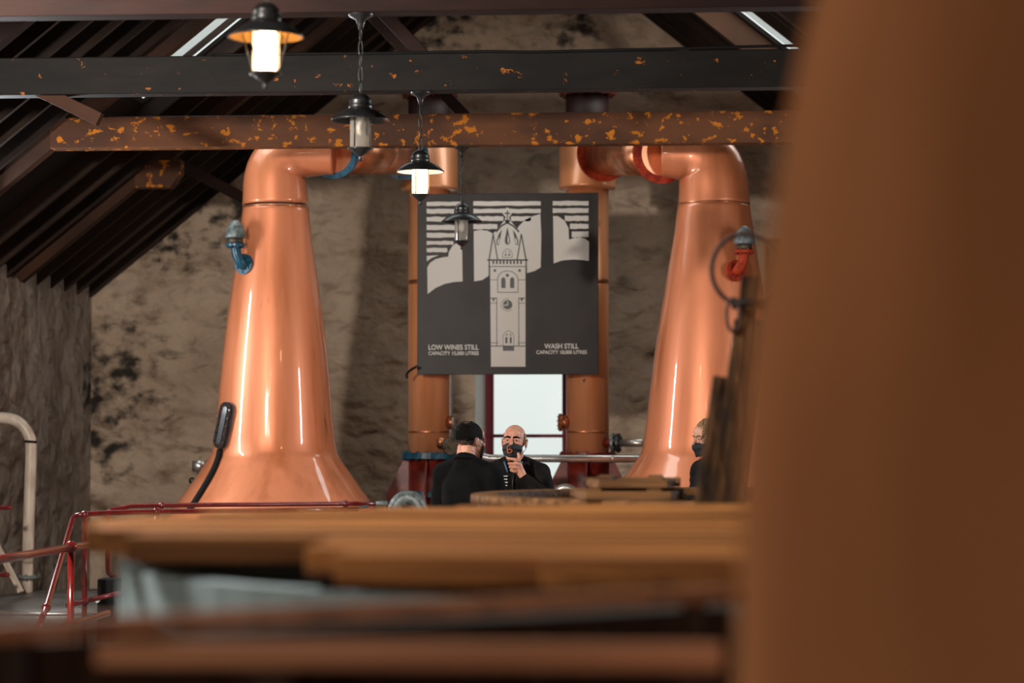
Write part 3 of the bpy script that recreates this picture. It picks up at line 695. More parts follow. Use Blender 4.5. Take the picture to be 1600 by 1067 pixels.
# ------------------------------------------------------------------ washbacks (wooden vats)
def vat_body(t, c, R, ztop, n=84):
    cx, cy = c; w_ = 2*PI*R/n
    m_ = MB(); th = .055
    a = PI/n*.985
    pr = [(R-th, -a), (R, -a), (R, a), (R-th, a)]
    m_.prism([(r*math.cos(q_), r*math.sin(q_)) for r, q_ in pr], 'z', 0, ztop); me = m_.mesh('stave'); me.materials.append(stave_m)
    for k in range(n):
        o = link('stave', me, None, t, (0, 0, 0)); o.rotation_euler.z = 2*PI*k/n; o.scale.z = 1
    for z in (.25, .6, .95):
        MB().lathe([(R, -.03), (R+.006, -.03), (R+.006, .03), (R, .03)], (cx, cy, z), 84, cap=False).build('hoop', ironb, t)
ZL = CAMZ-.20
# washback A: plank lid on bearers
VA = (P(1318, 700, 6).x, 6.0); RA = 1.79
va = thing('washback', 'large foreground washback with a plank lid and a pale blue band round its top', 'vat', (VA[0], VA[1], 0), 'wooden washbacks')
vat_body(va, VA, RA-.03, CAMZ-.285)
for dx in (-.9, 0, .9):
    hy = math.sqrt((RA-.06)**2-dx*dx)-.02
    MB().box((VA[0]+dx-.05, VA[1]-hy, CAMZ-.285), (VA[0]+dx+.05, VA[1]+hy, ZL-.05)).build('lid_bearer', wood_k, va)
lid = thing('lid_tmp', '', '') ; del lid['label'], lid['category']
lid.name = 'lid'; lid.location = (VA[0], VA[1], ZL); lid.parent = va; lid.matrix_parent_inverse = Matrix.Translation(va.location).inverted()
y = -RA+.02; rr = random.Random(3); i = 0
while y < RA-.1:
    wv = rr.uniform(.17, .25); ym = max(abs(y), abs(y+wv)); ym = min(ym, RA-.04)
    hx = math.sqrt(max(.05, RA*RA-(y+wv/2)**2))
    e0 = hx*rr.uniform(.97, 1.02)+.01
    if y < -1.05: e0 = min(e0, 1.12)
    if abs(y+wv/2+.1) < .12: e0 += .1
    zz = rr.uniform(-.008, .010)
    o = MB().box((-e0, y, -.055+zz), (hx, y+wv-.03, zz)).build('plank', wood_l, lid, (0, 0, 0)); bevel(o, .006)
    y += wv; i += 1
# washback C: open rim with stacked half lids
VC = (.69, 11.3); RC = 1.70
vc = thing('washback', 'open round washback in front of the two men, hatch boards stacked on its rim', 'vat', (VC[0], VC[1], 0), 'wooden washbacks')
vat_body(vc, VC, RC-.03, CAMZ-.275)
MB().lathe([(RC-.13, 0), (RC, 0), (RC, .034), (RC-.01, .04), (RC-.12, .04), (RC-.13, .034), (RC-.13, 0)], (VC[0], VC[1], CAMZ-.28), 96, cap=False).build('rim', wood_h, vc)
def hatch(name, label, x0, x1, y0, y1, z, th, n, skew):
    t = thing(name, label, 'hatch boards', ((x0+x1)/2, (y0+y1)/2, z), 'hatch lids on the far washback')
    for k in range(n):
        a = y0+(y1-y0)*k/n; b = y0+(y1-y0)*(k+1)/n-.012
        cut = .10*(n-1-k)/n if skew else .0
        bevel(MB().prism([(x0+cut*1.2, a), (x1-(.05 if k == 0 else 0), a), (x1-(.02 if k == 0 else 0), b), (x0+cut*.6, b)], 'z', z+.002*(k % 2), z+th-.004*(k % 3)).build('plank', wood_h, t), .004)
    for xb in (x0+.25*(x1-x0), x0+.75*(x1-x0)):
        MB().box((xb-.03, y0+.05, z+th-.004), (xb+.03, y1-.05, z+th+.012)).build('batten', wood_h, t)
zr = CAMZ-.24
hatch('washback_hatch', 'lower board of the stacked hatch lids on the open washback', P(885, 770, 10.2).x, P(1069, 770, 10.2).x, 9.95, 10.75, zr, .035, 4, True)
hatch('washback_hatch', 'upper board of the stacked hatch lids on the open washback', P(905, 760, 10.2).x, P(1063, 760, 10.2).x, 10.0, 10.7, zr+.048, .035, 4, True)
MB().beam((P(885, 770, 10.2).x-.2, 10.35, zr-.018), (VC[0]+RC-.2, 10.35, zr-.018), .08, .036).build('bearer', wood_h, vc)

# ------------------------------------------------------------------ foreground timber rack
rk = thing('timber_rack', 'blurred low timber rack with brown slats across the bottom of the picture', 'rack', (-.6, 3.4, 0))
a = P(-160, 995, 3.12); b = P(1136, 928, 3.98)
bevel(MB().beam(a, b, .05, .026).build('cap_rail', wood_f, rk), .005)
xr = P(1130, 1020, 3.3).x; z0 = P(600, 1043, 3.3).z; z1 = P(600, 1003, 3.3).z
bevel(MB().box((-1.35, 3.28, z0), (xr, 3.32, z1)).build('slat', wood_f, rk), .004)
nb = 11; dv = (b-a); dn = Vector((dv.y, -dv.x, 0)).normalized()
for k in range(nb):
    p0 = a.lerp(b, k/nb+.002); p1 = a.lerp(b, (k+1)/nb-.002); zt = a.z-.016
    vs = [Vector((p.x, p.y, z))+dn*o for o in (-.012, .012) for p, z in ((p0, .1), (p1, .1), (p1, zt), (p0, zt))]
    MB().add(vs, [(0,1,2,3),(7,6,5,4),(0,4,5,1),(1,5,6,2),(2,6,7,3),(3,7,4,0)]).build('board', wood_k, rk)
for x in (-1.3, -.6, xr-.06): MB().box((x, 3.322, 0), (x+.05, 3.36, z0+.02)).build('leg', wood_k, rk)
for k in range(4): bevel(MB().box((-1.35, 3.28, z0-.10-.075*k-.035), (xr, 3.32, z0-.10-.075*k)).build('slat', wood_f, rk), .004)
for f in (.12, .95):
    p = a.lerp(b, f); MB().box((p.x-.02, p.y-.02, 0), (p.x+.02, p.y+.02, p.z-.013)).build('leg', wood_k, rk)

# ------------------------------------------------------------------ near copper column
t = thing('copper_column', 'huge blurred copper still neck filling the right side of the picture', 'still', (.70, 2.5, 0))
cxn, cyn = .72, 2.55
prof = []
for (yy, xx) in ((1400, 1120), (1067, 1146), (900, 1152), (750, 1157), (600, 1166), (500, 1180), (400, 1197), (300, 1213), (170, 1234), (80, 1254), (0, 1276), (-150, 1312), (-400, 1370)):
    # silhouette: tangent point distance from the camera is sqrt(D^2-r^2)
    D = math.hypot(cxn, cyn); th = math.atan2(cxn, cyn); ph = math.atan((xx-1075)/3778.0)
    r = D*math.sin(th-ph); dist = math.sqrt(D*D-r*r)
    prof.append((r, CAMZ+(690-yy)/3778*dist))
prof = [(prof[0][0]+.1, .35), (prof[0][0]+.03, prof[0][1]-.3)] + prof
tail = smooth_path([(r, 0, z) for r, z in prof], 4)
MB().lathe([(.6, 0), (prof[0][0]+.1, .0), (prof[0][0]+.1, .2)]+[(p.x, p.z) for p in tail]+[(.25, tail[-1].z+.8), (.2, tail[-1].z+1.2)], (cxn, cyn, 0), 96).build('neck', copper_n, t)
MB().lathe([(prof[5][0]+.06, -.03), (prof[5][0]+.075, 0), (prof[5][0]+.06, .03)], (cxn, cyn, .25), 64, cap=False).build('foot_band', copper_d, t)

# ------------------------------------------------------------------ leaning boards and hose ring
LB = 8.3
def lboard(label, x0, y0, x1, y1, wpx, thk, Y0, Y1):
    a = P(x0, y0, Y0); b = P(x1, y1, Y1); d = (b-a).normalized()
    # extend to the floor
    a0 = a - d*((a.z-.012)/d.z)
    o = MB().beam((0,0,0), b-a0, thk, wpx*LB/3778, (1, 0, 0)).build('leaning_board', wood_p, None, a0); bevel(o, .005)
    return tag(o, label, 'board', 'old boards leaning together behind the foreground vat')
lboard('tallest dark weathered board leaning beside the big copper column', 1136, 775, 1172, 432, 27, .03, 8.48, 8.62)
lboard('second tallest dark board of the leaning bundle, just left of the tallest', 1122, 775, 1158, 500, 22, .03, 8.38, 8.50)
lboard('leaning dark board with a jagged square top below the hose ring', 1106, 775, 1133, 590, 22, .03, 8.29, 8.38)
lboard('shortest leaning dark board at the left edge of the bundle', 1093, 775, 1121, 588, 13, .03, 8.20, 8.29)
lboard('leaning dark board behind the others next to the copper column', 1151, 775, 1184, 500, 24, .03, 8.58, 8.72)
pts = [P(1163+51*math.cos(2*PI*k/40), 421+56*math.sin(2*PI*k/40), 8.56) for k in range(40)]
t = tag(MB().tube(pts, .0085, 8, closed=True).build('hose_ring', hose_m), 'dark ring of hose hanging on the tallest leaning board', 'hose')
pts = [P(1146+11*math.cos(2*PI*k/20), 492+26*math.sin(2*PI*k/20), 8.47) for k in range(20)]
MB().tube(pts, .006, 8, closed=True).build('hose_loop', hose_m, t)
MB().tube([P(1145, 476, 8.56), P(1166, 473, 8.54), P(1196, 476, 8.56)], .018, 10).build('knot', rubber, t)
# added post, unseen, for the boards to lean on
t = thing('added_timber_post', 'added dark timber post behind the leaning boards beside the copper column', 'post', (.33, 9.0, 0))
px = P(1205, 600, 8.95).x
bevel(MB().box((px-.03, 8.93, 0), (px+.03, 8.99, 2.3)).build('shaft', wood_p, t), .005)
MB().box((px-.08, 8.88, 0), (px+.08, 9.04, .04)).build('foot', wood_p, t)

# ------------------------------------------------------------------ red handrails on the left
def rail(mb, pts, r=.021): mb.tube(pts, r, 14); return mb
def balls(t, pts, r=.036):
    for p in pts: MB().sphere(p, r, 16, 10).build('rail_joint', railp, t)
zr = CAMZ-.62; xr_ = -3.62
t = thing('handrail', 'red tubular handrail nearest the camera, running away at the left', 'railing', (xr_, 14, 0), 'red tubular handrails')
MB().tube([(xr_, 10.5, zr), (xr_, 14.95, zr)], .024, 16).build('top_rail', railp, t)
MB().tube([(xr_, 10.5, zr-.45), (xr_, 14.95, zr-.45)], .02, 14).build('lower_rail', railp, t)
for y in (11.6, 14.03): MB().cyl((xr_, y, 0), (xr_, y, zr), .021, 14).build('post', railp, t)
balls(t, [(xr_, 11.6, zr), (xr_, 14.03, zr), (xr_, 14.03, zr-.45), (xr_, 14.95, zr)], .037)
t = thing('handrail', 'red tubular handrail turning the corner with a sloping end, in front of the stained wall', 'railing', (-4.5, 18, 0), 'red tubular handrails')
A0 = P(117, 807, 18.0)
top = [P(57, 987, 15.9), P(72, 950, 16.4), P(113, 812, 17.9), A0, P(128, 804, 18.0), P(168, 801, 18.1), P(260, 799, 18.4), P(420, 798, 18.7), P(560, 796, 18.9)]
MB().tube(top[:3]+smooth_path(top[2:6], 4)[1:]+top[6:], .0205, 14).build('top_rail', railp, t)
balls(t, [P(72, 950, 16.4), P(133, 804, 18.0), P(245, 799.3, 18.35)], .033)
for x, y, Y in ((133, 804, 18.0), (245, 799, 18.35), (470, 797, 18.8)):
    q_ = P(x, y, Y); MB().cyl((q_.x, q_.y, 0), q_, .0205, 14).build('post', railp, t)
q1 = P(133, 939, 18.0); MB().tube([P(106, 946, 17.0), q1, P(186, 927, 18.2), P(470, 922, 18.8)], .019, 14).build('lower_rail', railp, t)
balls(t, [q1], .033)
e = P(57, 987, 15.9); MB().cyl((e.x, e.y, 0), e, .0205, 14).build('post', railp, t)
t = thing('handrail', 'red tubular handrail with a rounded loop end, passing in front of the left still', 'railing', (-3.5, 19.2, 0), 'red tubular handrails')
B = [P(182, 903, 18.9), P(172, 897, 18.9), P(168.5, 885, 18.9), P(169, 812, 18.9), P(173, 798, 18.9), P(205, 790.5, 19.0), P(253, 789.5, 19.1), P(420, 788, 19.2), P(540, 787, 19.25), P(588, 787, 19.25)]
MB().tube(smooth_path(B[:6], 4)+B[6:], .0185, 14).build('top_rail', railp, t)
balls(t, [P(253, 789.5, 19.1), P(540, 787, 19.25)], .03)
q_ = P(182, 903, 18.9); MB().cyl((q_.x, q_.y, 0), q_, .019, 12).build('post', railp, t)
q_ = P(540, 787, 19.25); MB().cyl((q_.x, q_.y, 0), q_, .019, 12).build('post', railp, t)
MB().tube([P(588, 787, 19.25), P(606, 786, 19.25)], .021, 12).build('end_clamp', galv, t)
MB().tube([P(520, 800, 19.0), P(575, 791, 19.2)], .012, 10).build('stay', galv, t)
for k in range(2):
    pass
# short red stubs at left edge
t = thing('wall_rail', 'short red rail ends sticking in from the left edge', 'railing', P(5, 840, 19.5))
MB().cyl(P(-40, 793, 19.5), P(18, 793, 19.5), .02, 12).build('top_rail', railp, t)
MB().cyl(P(-40, 898, 19.5), P(14, 898, 19.5), .02, 12).build('lower_rail', railp, t)
q_ = P(-30, 793, 19.5); MB().cyl((q_.x, q_.y, 0), q_, .02, 12).build('post', railp, t)
# black sleeve at rail foot
q_ = P(176, 920, 18.8)
t = thing('pump_box', 'small black box standing at the foot of the looped handrail', 'box', (q_.x, q_.y-.1, 0))
bevel(MB().box((q_.x-.06, q_.y-.26, .0), (q_.x+.09, q_.y-.06, zpx(905, 18.7))).build('casing', rubber, t), .01)
MB().cyl((q_.x-.05, q_.y-.3, zpx(940, 18.6)), (q_.x-.05, q_.y-.26, zpx(940, 18.6)), .016, 10).build('spout', white_p, t)

# ------------------------------------------------------------------ grey domed vessel, cream pipe
vx, vy = P(95, 930, 20.35).x, 20.35
t = thing('domed_vessel', 'low grey metal vessel lid with a bright rim at the foot of the wall', 'vessel', (vx, vy, 0))
vx0 = max(vx, LX+.80); RV = .78
MB().lathe([(RV, 0), (RV, .13), (RV-.01, .15), (RV*.9, .20), (RV*.6, .25), (RV*.3, .272), (.01, .28)], (vx0, vy, 0), 72).build('dome', dome_m, t)
MB().lathe([(RV, .12), (RV+.02, .13), (RV+.02, .15), (RV-.01, .155)], (vx0, vy, 0), 72, cap=False).build('rim', steel, t)
t = thing('cream_pipe', 'bent cream painted pipe rising at the left edge with rust marks', 'pipe', P(40, 905, 20.3))
B = [P(-62, 653, 20.3), P(-30, 653, 20.3), P(8, 653, 20.3), P(30, 660, 20.3), P(45, 680, 20.3), P(48.5, 705, 20.3), P(45.5, 800, 20.3), P(43.5, 880, 20.3)]
MB().tube([B[0]]+smooth_path(B[1:], 6), .049, 28).build('pipe', pipe_w, t)
MB().tube([P(46, 688, 20.3)+Vector((.013,0,0)), P(48, 692, 20.3)], .0515, 28).build('weld_band', rusty, t)
f = MB(); ring_flange(f, P(45, 901, 20.3), (0,0,1), .03, .11, .022, 8, .01); f.build('flange', galv, t)
q_ = P(43.5, 880, 20.3); MB().cyl((q_.x, q_.y, .20), q_, .046, 24).build('stub', pipe_w, t)
t = tag(MB().beam(P(-12, 838, 20.0), P(33, 925, 19.9), .05, .03).build('angle_bar', pipe_w), 'pale flat metal bar leaning beside the cream pipe', 'bar')

# ------------------------------------------------------------------ bits of pipework near floor, mid room
def ubend(label, x0, x1, ytop, Y, r, m, fl=None):
    a = P(x0, ytop, Y); b = P(x1, ytop, Y); R = abs(b.x-a.x)/2; c = (a+b)/2
    t = thing('pipe_bend', label, 'pipe', (c.x, Y, 0))
    zc = a.z-R
    pts = [(c.x-R, Y, 0), (c.x-R, Y, zc*.5)]+[(c.x-R*math.cos(PI*k/12), Y, zc+R*math.sin(PI*k/12)) for k in range(13)]+[(c.x+R, Y, zc*.5), (c.x+R, Y, 0)]
    MB().tube(pts, r, 20).build('pipe', m, t)
    if fl:
        f = MB(); ring_flange(f, (c.x-R, Y, zc-.02), (-.2, 0, 1), r*.8, r+.05, .03, 8, .009); f.build('flange', fl, t)
    return t
ubend('bent steel pipe with a blue flange below the left condenser', 618, 657, 778, 18.4, .06, galv, bluep)
ubend('shiny steel pipe bend showing above the open washback rim', 868, 900, 762, 14.0, .024, steel)

# ------------------------------------------------------------------ people
def remeshed(mb, voxel, iters=6, fac=.5):
    me = mb.mesh('tmp'); o = bpy.data.objects.new('tmp', me); COL.objects.link(o)
    r = o.modifiers.new('r', 'REMESH'); r.mode = 'VOXEL'; r.voxel_size = voxel; r.use_smooth_shade = True
    sm = o.modifiers.new('s', 'SMOOTH'); sm.factor = fac; sm.iterations = iters
    bpy.context.view_layer.update()
    out = bpy.data.meshes.new_from_object(o.evaluated_get(bpy.context.evaluated_depsgraph_get()))
    out.polygons.foreach_set('use_smooth', [True]*len(out.polygons))
    bpy.data.objects.remove(o); return out
def cap(mb, a, b, r0, r1, seg=14):
    a = Vector(a); b = Vector(b); L_ = (b-a).length; prof = []
    for k in range(1, 6): t = -PI/2+PI/2*k/5; prof.append((r0*math.cos(t), r0*math.sin(t)))
    for k in range(0, 5): t = PI/2*k/5; prof.append((r1*math.cos(t), L_+r1*math.sin(t)))
    prof = [(.0005, -r0)]+prof+[(.0005, L_+r1)]
    mb.lathe(prof, a, seg, (b-a) if L_ > 1e-5 else (0,0,1))
def ell(mb, c, r, M=None):
    n0 = len(mb.v); mb.sphere((0,0,0), r, 18, 12)
    for i in range(n0, len(mb.v)):
        v = Vector(mb.v[i]); v = (M @ v if M else v)+Vector(c); mb.v[i] = tuple(v)
class Head:
    def __init__(s, pos, rot): s.p = Vector(pos); s.R = Euler(rot).to_matrix()
    def __call__(s, x, y, z): return s.p + s.R @ Vector((x, y, z))
def head_parts(mb, H):
    E = lambda c, r: ell(mb, H(*c), r, H.R)
    E((0, .018, .032), (.076, .096, .086)); E((0, -.03, -.028), (.064, .066, .084)); E((0, -.036, -.074), (.052, .052, .042)); E((0, -.074, -.098), (.024, .022, .020))
    E((0, -.062, .045), (.055, .040, .045))
    cap(mb, H(0, -.094, .006), H(0, -.115, -.028), .009, .0135); E((-.012, -.103, -.034), (.009, .010, .008)); E((.012, -.103, -.034), (.009, .010, .008))
    for s in (-1, 1):
        cap(mb, H(s*.012, -.093, .020), H(s*.048, -.078, .020), .0105, .010)
        E((s*.044, -.066, -.022), (.022, .024, .018)); E((s*.080, .012, -.008), (.009, .020, .031)); E((s*.083, .020, -.004), (.007, .014, .026))
    cap(mb, H(-.022, -.088, -.066), H(.022, -.088, -.066), .009, .009)
    return mb
def shell_patch(H, keep, grow, noise_a=0, seg=110, rings=76, th=0):
    mb = MB(); vs = []; idx = {}
    C = Vector((0, .018, .032)); r = Vector((.076+grow, .096+grow, .086+grow))
    for i in range(rings+1):
        t = -PI/2+PI*i/rings
        for k in range(seg):
            a = 2*PI*k/seg; d = Vector((math.cos(t)*math.cos(a), math.cos(t)*math.sin(a), math.sin(t)))
            p = C+Vector((d.x*r.x, d.y*r.y, d.z*r.z))
            p += d*noise_a*mnoise.noise(p*60)
            idx[i, k] = len(vs); vs.append(p)
    fs = []
    for i in range(rings):
        for k in range(seg):
            q = (idx[i, k], idx[i, (k+1) % seg], idx[i+1, (k+1) % seg], idx[i+1, k]); c = sum((vs[j] for j in q), Vector())/4
            if keep(c): fs.append(q)
    used = sorted({j for f in fs for j in f}); mp = {j: i for i, j in enumerate(used)}
    mb.add([H(*vs[j]) for j in used], [tuple(mp[j] for j in f) for f in fs], True)
    return mb
def mask_mesh(H, z_top=-.018, z_bot=-.118, drop=0):
    mb = MB(); nu, nv = 16, 10; vs = []
    for j in range(nv+1):
        v = j/nv
        for i in range(nu+1):
            u_ = -1+2*i/nu
            half = .068-.012*v*v; a = u_*1.25
            z = z_top+(z_bot-z_top)*v + (-.014*abs(u_) if v < .5 else .03*abs(u_)*(v-.3)) - drop
            bulge = .026*math.exp(-(u_*u_)*7)*math.sin(min(1, v*1.25+.18)*PI*.85)
            x = half*math.sin(a)/math.sin(1.25); y = -.030-(.066+bulge-.012*(v**3))*math.cos(a)-.006
            vs.append(H(x, y, z))
    fs = [(j*(nu+1)+i, j*(nu+1)+i+1, (j+1)*(nu+1)+i+1, (j+1)*(nu+1)+i) for j in range(nv) for i in range(nu)]
    return mb.add(vs, fs, True)
def solid(o, th): m = o.modifiers.new('solid', 'SOLIDIFY'); m.thickness = th; m.offset = 0; return o
def person(label, loc, rotz, sc, headrot, armL, armR, hair, top_m, handpose=None, skin_m=skin, lean=0, extra=None):
    """local frame: faces -Y, feet at z=0; armL/armR: (elbow, wrist) ; returns root mesh object"""
    Hd = Head((0, -.025-lean*.3, 1.572), headrot)
    nb = Vector((0, .012-lean*.2, 1.455))
    sh = {1: Vector((.178, .01-lean*.2, 1.365)), -1: Vector((-.178, .01-lean*.2, 1.365))}
    arms = {1: armL, -1: armR}
    body = MB()
    head_parts(body, Hd)
    cap(body, Hd(0, .028, -.055), nb+Vector((0, .01, -.03)), .058, .066)
    cap(body, Hd(0, .0, -.075), nb+Vector((0, -.02, 0)), .045, .05)
    ell(body, (0, .01-lean*.15, 1.27), (.165, .105, .19)); ell(body, (0, .01, 1.05), (.145, .10, .17)); ell(body, (0, .015, .92), (.165, .115, .13))
    for s in (-1, 1):
        cap(body, nb+Vector((s*.04, .01, -.05)), sh[s]+Vector((0, 0, -.01)), .045, .045)
        e, wr = (Vector(q) for q in arms[s])
        cap(body, sh[s], e, .05, .04); cap(body, e, wr, .04, .027)
        cap(body, (s*.09, .01, .9), (s*.10, 0, .5), .085, .055); cap(body, (s*.10, 0, .5), (s*.105, .02, .09), .055, .036)
        cap(body, (s*.105, .03, .045), (s*.115, -.14, .035), .038, .03)
        # hand
        if handpose and s in handpose: handpose[s](body, e, wr)
        else:
            d = (wr-e).normalized(); sd = Vector((0, 1, 0)) if abs(d.y) < .7 else Vector((1, 0, 0)); n_ = d.cross(sd).normalized()
            cap(body, wr, wr+d*.075, .026, .028)
            ell(body, wr+d*.06, (.028, .036, .045))
            for k in range(4):
                b0 = wr+d*.095+sd*(-.03+.02*k); ln = (.062, .072, .068, .052)[k]
                cap(body, b0, b0+d*ln*.55+n_*.008, .0095, .009); cap(body, b0+d*ln*.55+n_*.008, b0+d*ln+n_*.026, .009, .0075)
            tb = wr+d*.03-sd*.03; cap(body, tb, tb+d*.04-sd*.025+n_*.012, .013, .011); cap(body, tb+d*.04-sd*.025+n_*.012, tb+d*.07-sd*.028+n_*.02, .011, .009)
    me = remeshed(body, .0042, 3)
    root = link('person', me, skin_m); root.location = loc; root.rotation_euler.z = rotz; root.scale = (sc, sc, sc)
    tag(root, label, 'person')
    def child(name, mesh_or_mb, m):
        me_ = mesh_or_mb.mesh(name) if isinstance(mesh_or_mb, MB) else mesh_or_mb
        o = link(name, me_, m, root, (0, 0, 0)); return o
    # top
    tp = MB(); g = .018
    ell(tp, (0, .012-lean*.15, 1.27), (.158+g, .108+g, .18)); ell(tp, (0, .012, 1.05), (.152+g, .108+g, .17)); ell(tp, (0, .015, .94), (.168+g, .118+g, .10))
    ell(tp, (0, .03-lean*.15, 1.35), (.155, .085, .09)); ell(tp, (0, .03, 1.2), (.172, .10, .2)); cap(tp, nb+Vector((0, .018, -.06)), nb+Vector((0, .016, -.012)), .085, .072)
    for s in (-1, 1):
        cap(tp, nb+Vector((s*.05, .014, -.036)), sh[s]+Vector((s*.004, 0, -.004)), .060, .068)
        e, wr = (Vector(q) for q in arms[s])
        cap(tp, sh[s], e, .069, .056); cap(tp, e, e.lerp(wr, .93), .056, .040)
        for f_ in (.12, .3, .5): # fabric folds
            p_ = sh[s].lerp(e, f_); ell(tp, p_+Vector((0, -.01, 0)), (.060, .066, .022))
    tm_ = remeshed(tp, .008, 14)
    tex = .006
    nrm_ = [v.normal.copy() for v in tm_.vertices]
    for v, nn in zip(tm_.vertices, nrm_):
        c = v.co.copy(); v.co = c+nn*tex*mnoise.noise(Vector((c.x*9, c.y*9, c.z*16)))
    top_o = child('sweater' if top_m is cloth_k else 'jacket', tm_, top_m)
    # trousers and shoes
    tr_ = MB()
    ell(tr_, (0, .015, .92), (.178, .128, .13))
    for s in (-1, 1): cap(tr_, (s*.09, .01, .88), (s*.10, 0, .5), .10, .072); cap(tr_, (s*.10, 0, .5), (s*.105, .02, .13), .072, .058)
    child('trousers', remeshed(tr_, .01, 4), cloth_t)
    for s in (-1, 1):
        shh = MB(); cap(shh, (s*.105, .035, .05), (s*.115, -.145, .042), .05, .042); cap(shh, (s*.105, .03, .06), (s*.105, .03, .12), .05, .05)
        me_ = remeshed(shh, .008, 3)
        for v in me_.vertices: v.co.z = max(v.co.z, 0)
        child('shoe', me_, rubber)
    # eyes, brows
    for s in (-1, 1):
        child('eye', MB().sphere(Hd(s*.031, -.0795, .001), .0122, 14, 10), eye_w)
        child('iris', MB().sphere(Hd(s*.031, -.0865, .000), .0066, 12, 8), eye_k)
        lid_ = MB(); cap(lid_, Hd(s*.017, -.0895, .0085), Hd(s*.045, -.0835, .0065), .0062, .0058); child('eyelid', lid_, skin_m)
        lid_ = MB(); cap(lid_, Hd(s*.019, -.0865, -.0095), Hd(s*.043, -.0815, -.009), .0055, .005); child('eyelid', lid_, skin_m)
        br = MB(); cap(br, Hd(s*.013, -.1015, .0185), Hd(s*.034, -.0965, .0235), .0062, .0062); cap(br, Hd(s*.034, -.0965, .0235), Hd(s*.053, -.081, .018), .0062, .004); child('eyebrow', br, hair_k)
    solid(child('face_mask', mask_mesh(Hd), mask_m), .003)
    for s in (-1, 1):
        child('mask_strap', MB().tube(smooth_path([Hd(s*.066, -.048, -.035), Hd(s*.078, -.02, -.012), Hd(s*.088, .012, .022), Hd(s*.086, .034, .0), Hd(s*.08, .02, -.04), Hd(s*.064, -.035, -.085)], 5), .0022, 6), mask_m)
    if extra: extra(child, Hd, nb, sh, arms)
    return root, Hd, child
# dark-haired man seen from behind
def extraA(child, H, nb, sh, arms):
    def keep(c):
        if c.y < -.055 and c.z < .075: return False
        if abs(c.x) > .055 and c.y < .03 and c.z < .012: return False
        lim = -.035+.02*mnoise.noise(c*40)
        return c.z > lim
    def crown(c): return (Vector((c.x+.01, c.y-.05, 0))).length < .026+.012*mnoise.noise(c*90) and c.z > .08
    solid(child('hair', shell_patch(H, lambda c: keep(c) and not crown(c) and c.z > -.002+.016*mnoise.noise(c*80), .0042, .004), hair_k), .004)
    solid(child('cropped_hair', shell_patch(H, lambda c: keep(c) and not crown(c) and c.z > -.018+.022*mnoise.noise(c*80), .0034, .002), hair_f2), .002)
    solid(child('nape_stubble', shell_patch(H, keep, .0026, .001), hair_f), .001)
    col = MB(); ring = [nb+Vector((.072*math.cos(a), .014+.070*math.sin(a), -.002+.016*math.sin(a))) for a in [2*PI*k/28 for k in range(28)]]
    col.tube(ring, .011, 8, closed=True); child('neckband', col, cloth_k)
pa = P(731, 690, 15.2)
person('man with dark cropped hair and black sweater, seen from behind', (pa.x, 15.2, 0), PI-math.radians(26), .99, (math.radians(4), 0, math.radians(-14)),
       ((.245, -.04, 1.13), (.17, -.26, 1.02)), ((-.245, -.04, 1.13), (-.17, -.26, 1.02)), None, cloth_k, extra=extraA)
# bald man facing camera with his hand at his chin
def chin_hand(body, e, wr):
    # left hand (viewer's right): fist with curled fingers at the chin, index finger raised along the mask
    K = lambda x, y, z: Vector((x, y, z))
    dz = -.043
    K = lambda x, y, z: Vector((x, y, z+dz))
    cap(body, wr, K(.052, -.165, 1.425), .027, .031)
    ell(body, K(.040, -.165, 1.450), (.034, .024, .046), Euler((0, -.5, 0)).to_matrix())
    for k in range(4):
        z = 1.492-.0235*k; r = (.0105, .0105, .010, .009)[k]
        kn = K(.030-.004*k, -.200, z+.004-.003*k); mid_ = K(-.022+.006*k, -.203, z+(.012 if k == 0 else .002)); tip = K(-.020+.007*k, -.172, z-.002)
        cap(body, K(.052, -.178, z-.008), kn, r*1.05, r*1.1); cap(body, kn, mid_, r, r*.95); cap(body, mid_, tip, r*.95, r*.85)
    cap(body, K(.046, -.168, 1.468), K(.048, -.160, 1.512), .0125, .0115); cap(body, K(.048, -.160, 1.512), K(.040, -.146, 1.537), .0115, .0098)

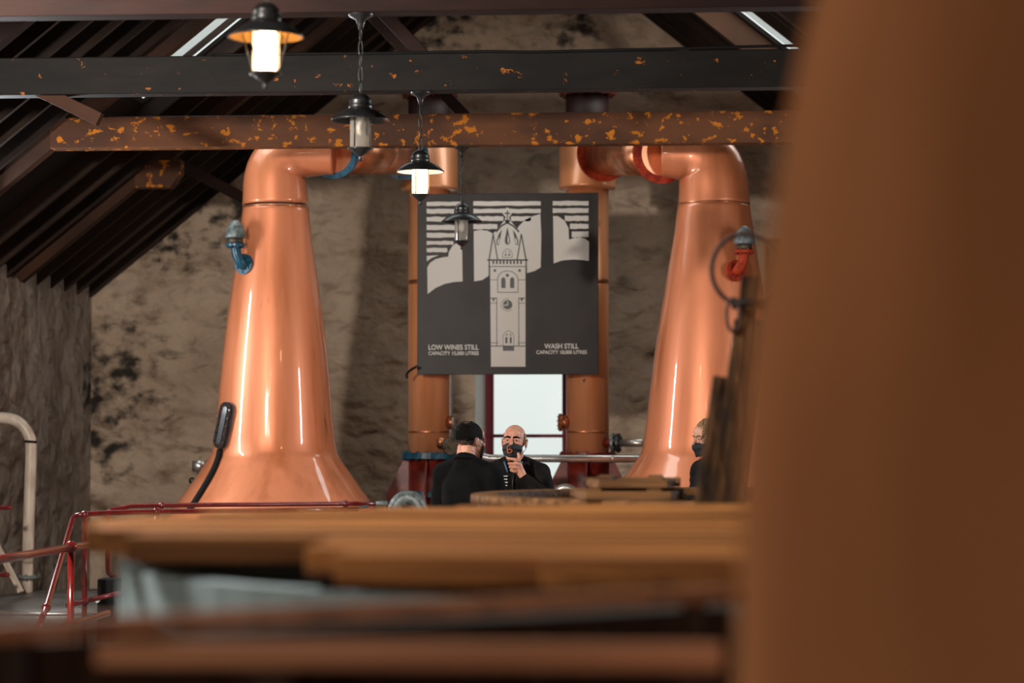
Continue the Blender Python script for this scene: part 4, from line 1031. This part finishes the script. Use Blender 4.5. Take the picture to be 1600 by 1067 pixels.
def extraB(child, H, nb, sh, arms):
    def keep(c): return c.z < .055+.01*mnoise.noise(c*40) and c.z > -.03 and (c.y > -.02+.01*mnoise.noise(c*60)) and not (abs(c.x) > .06 and c.y < .03 and c.z < .01)
    solid(child('hair', shell_patch(H, keep, .0022, .0), hair_g), .001)
    # open stand collar with blue trim
    for s in (-1, 1):
        cb = MB(); pts = []
        n = 8
        for k in range(n+1):
            f_ = k/n; a = math.radians(95+f_*105)
            lo = nb+Vector((s*-.086*math.cos(a), .012+.07*math.sin(a)-.03*f_, -.035-.055*f_)); hi = nb+Vector((s*-.092*math.cos(a), .014+.078*math.sin(a)-.035*f_, .038-.05*f_))
            if f_ > .6: hi.x += s*.016*(f_-.6)/.4
            pts.append((lo, hi))
        vs = [p for q_ in pts for p in q_]; cb.add(vs, [(2*k, 2*k+1, 2*k+3, 2*k+2) for k in range(n)], True)
        solid(child('collar', cb, cloth_j), .012)
        tb = MB().tube([nb+Vector((s*.062, -.098, -.015)), nb+Vector((s*.048, -.112, -.055)), nb+Vector((s*.035, -.120, -.09))], .005, 6); child('collar_trim', tb, blue_pr)
    sh_ = MB(); ell(sh_, nb+Vector((0, -.035, -.05)), (.06, .05, .06)); child('undershirt', sh_, cloth_k)
    # zip and white embroidered lines on the chest
    child('zip', MB().tube([(0, -.122, 1.36), (0, -.128, 1.28), (0, -.127, 1.15)], .004, 6), ironb)
    for k in range(5):
        r_ = random.Random(k); x = -.10
        for j in range(5):
            wl = r_.uniform(.007, .014)
            z = 1.342-.021*k
            child('embroidery', MB().box((x, -.133, z-.0035), (x+wl, -.128, z+.0035)), white_p); x += wl+.003
    # orange emblem on the mask
    f = MB()
    def mp(x, z): return H(x-.006, -.1235+abs(x)*.25, z-.064)
    f.tube([mp(.016*math.cos(2*PI*k/16), .013*math.sin(2*PI*k/16)-.014) for k in range(16)], .003, 6, closed=True)
    f.tube(smooth_path([mp(-.016, -.010), mp(-.018, .010), mp(-.008, .026), mp(.006, .026), mp(.010, .016)], 4), .003, 6)
    f.tube(smooth_path([mp(-.004, .012), mp(.008, .006), mp(.016, -.004)], 4), .003, 6)
    child('mask_emblem', f, orange_pr)
pb = P(804, 690, 16.15)
person('bald man in a black jacket and black face mask holding his chin', (pb.x, 16.15, 0), math.radians(-2), .985, (math.radians(-7), math.radians(2), math.radians(-4)),
       ((.245, -.13, 1.17), (.080, -.165, 1.335)), ((-.25, -.03, 1.12), (-.16, -.26, 1.02)), None, cloth_j, handpose={1: chin_hand}, extra=extraB)
# fair-haired person mostly behind the leaning boards
def extraC(child, H, nb, sh, arms):
    def keep(c): return (c.z > -.06 and c.y > -.035) or (c.z > .035)
    solid(child('hair', shell_patch(H, keep, .014, .010), hair_b), .006)
    hb = MB(); ell(hb, H(0, .10, -.02), (.05, .04, .09)); child('hair_tail', hb, hair_b)
    hd = MB(); ell(hd, nb+Vector((0, .135, -.06)), (.13, .07, .085)); child('hood', remeshed(hd, .008, 2), cloth_y)
pc_ = P(1108, 690, 16.0)
pc_root = person('fair-haired person in black mask with a yellow hood, half hidden behind the leaning boards', (pc_.x+.02, 16.0, 0), math.radians(-62), 1.0, (math.radians(4), 0, 0),
       ((.24, .02, 1.13), (.20, -.20, 1.02)), ((-.24, .02, 1.13), (-.20, -.20, 1.02)), None, cloth_j, skin_m=skin2, extra=extraC)

for o in pc_root[0].children:
    if o.name.startswith('eyebrow'): o.data.materials[0] = hair_b
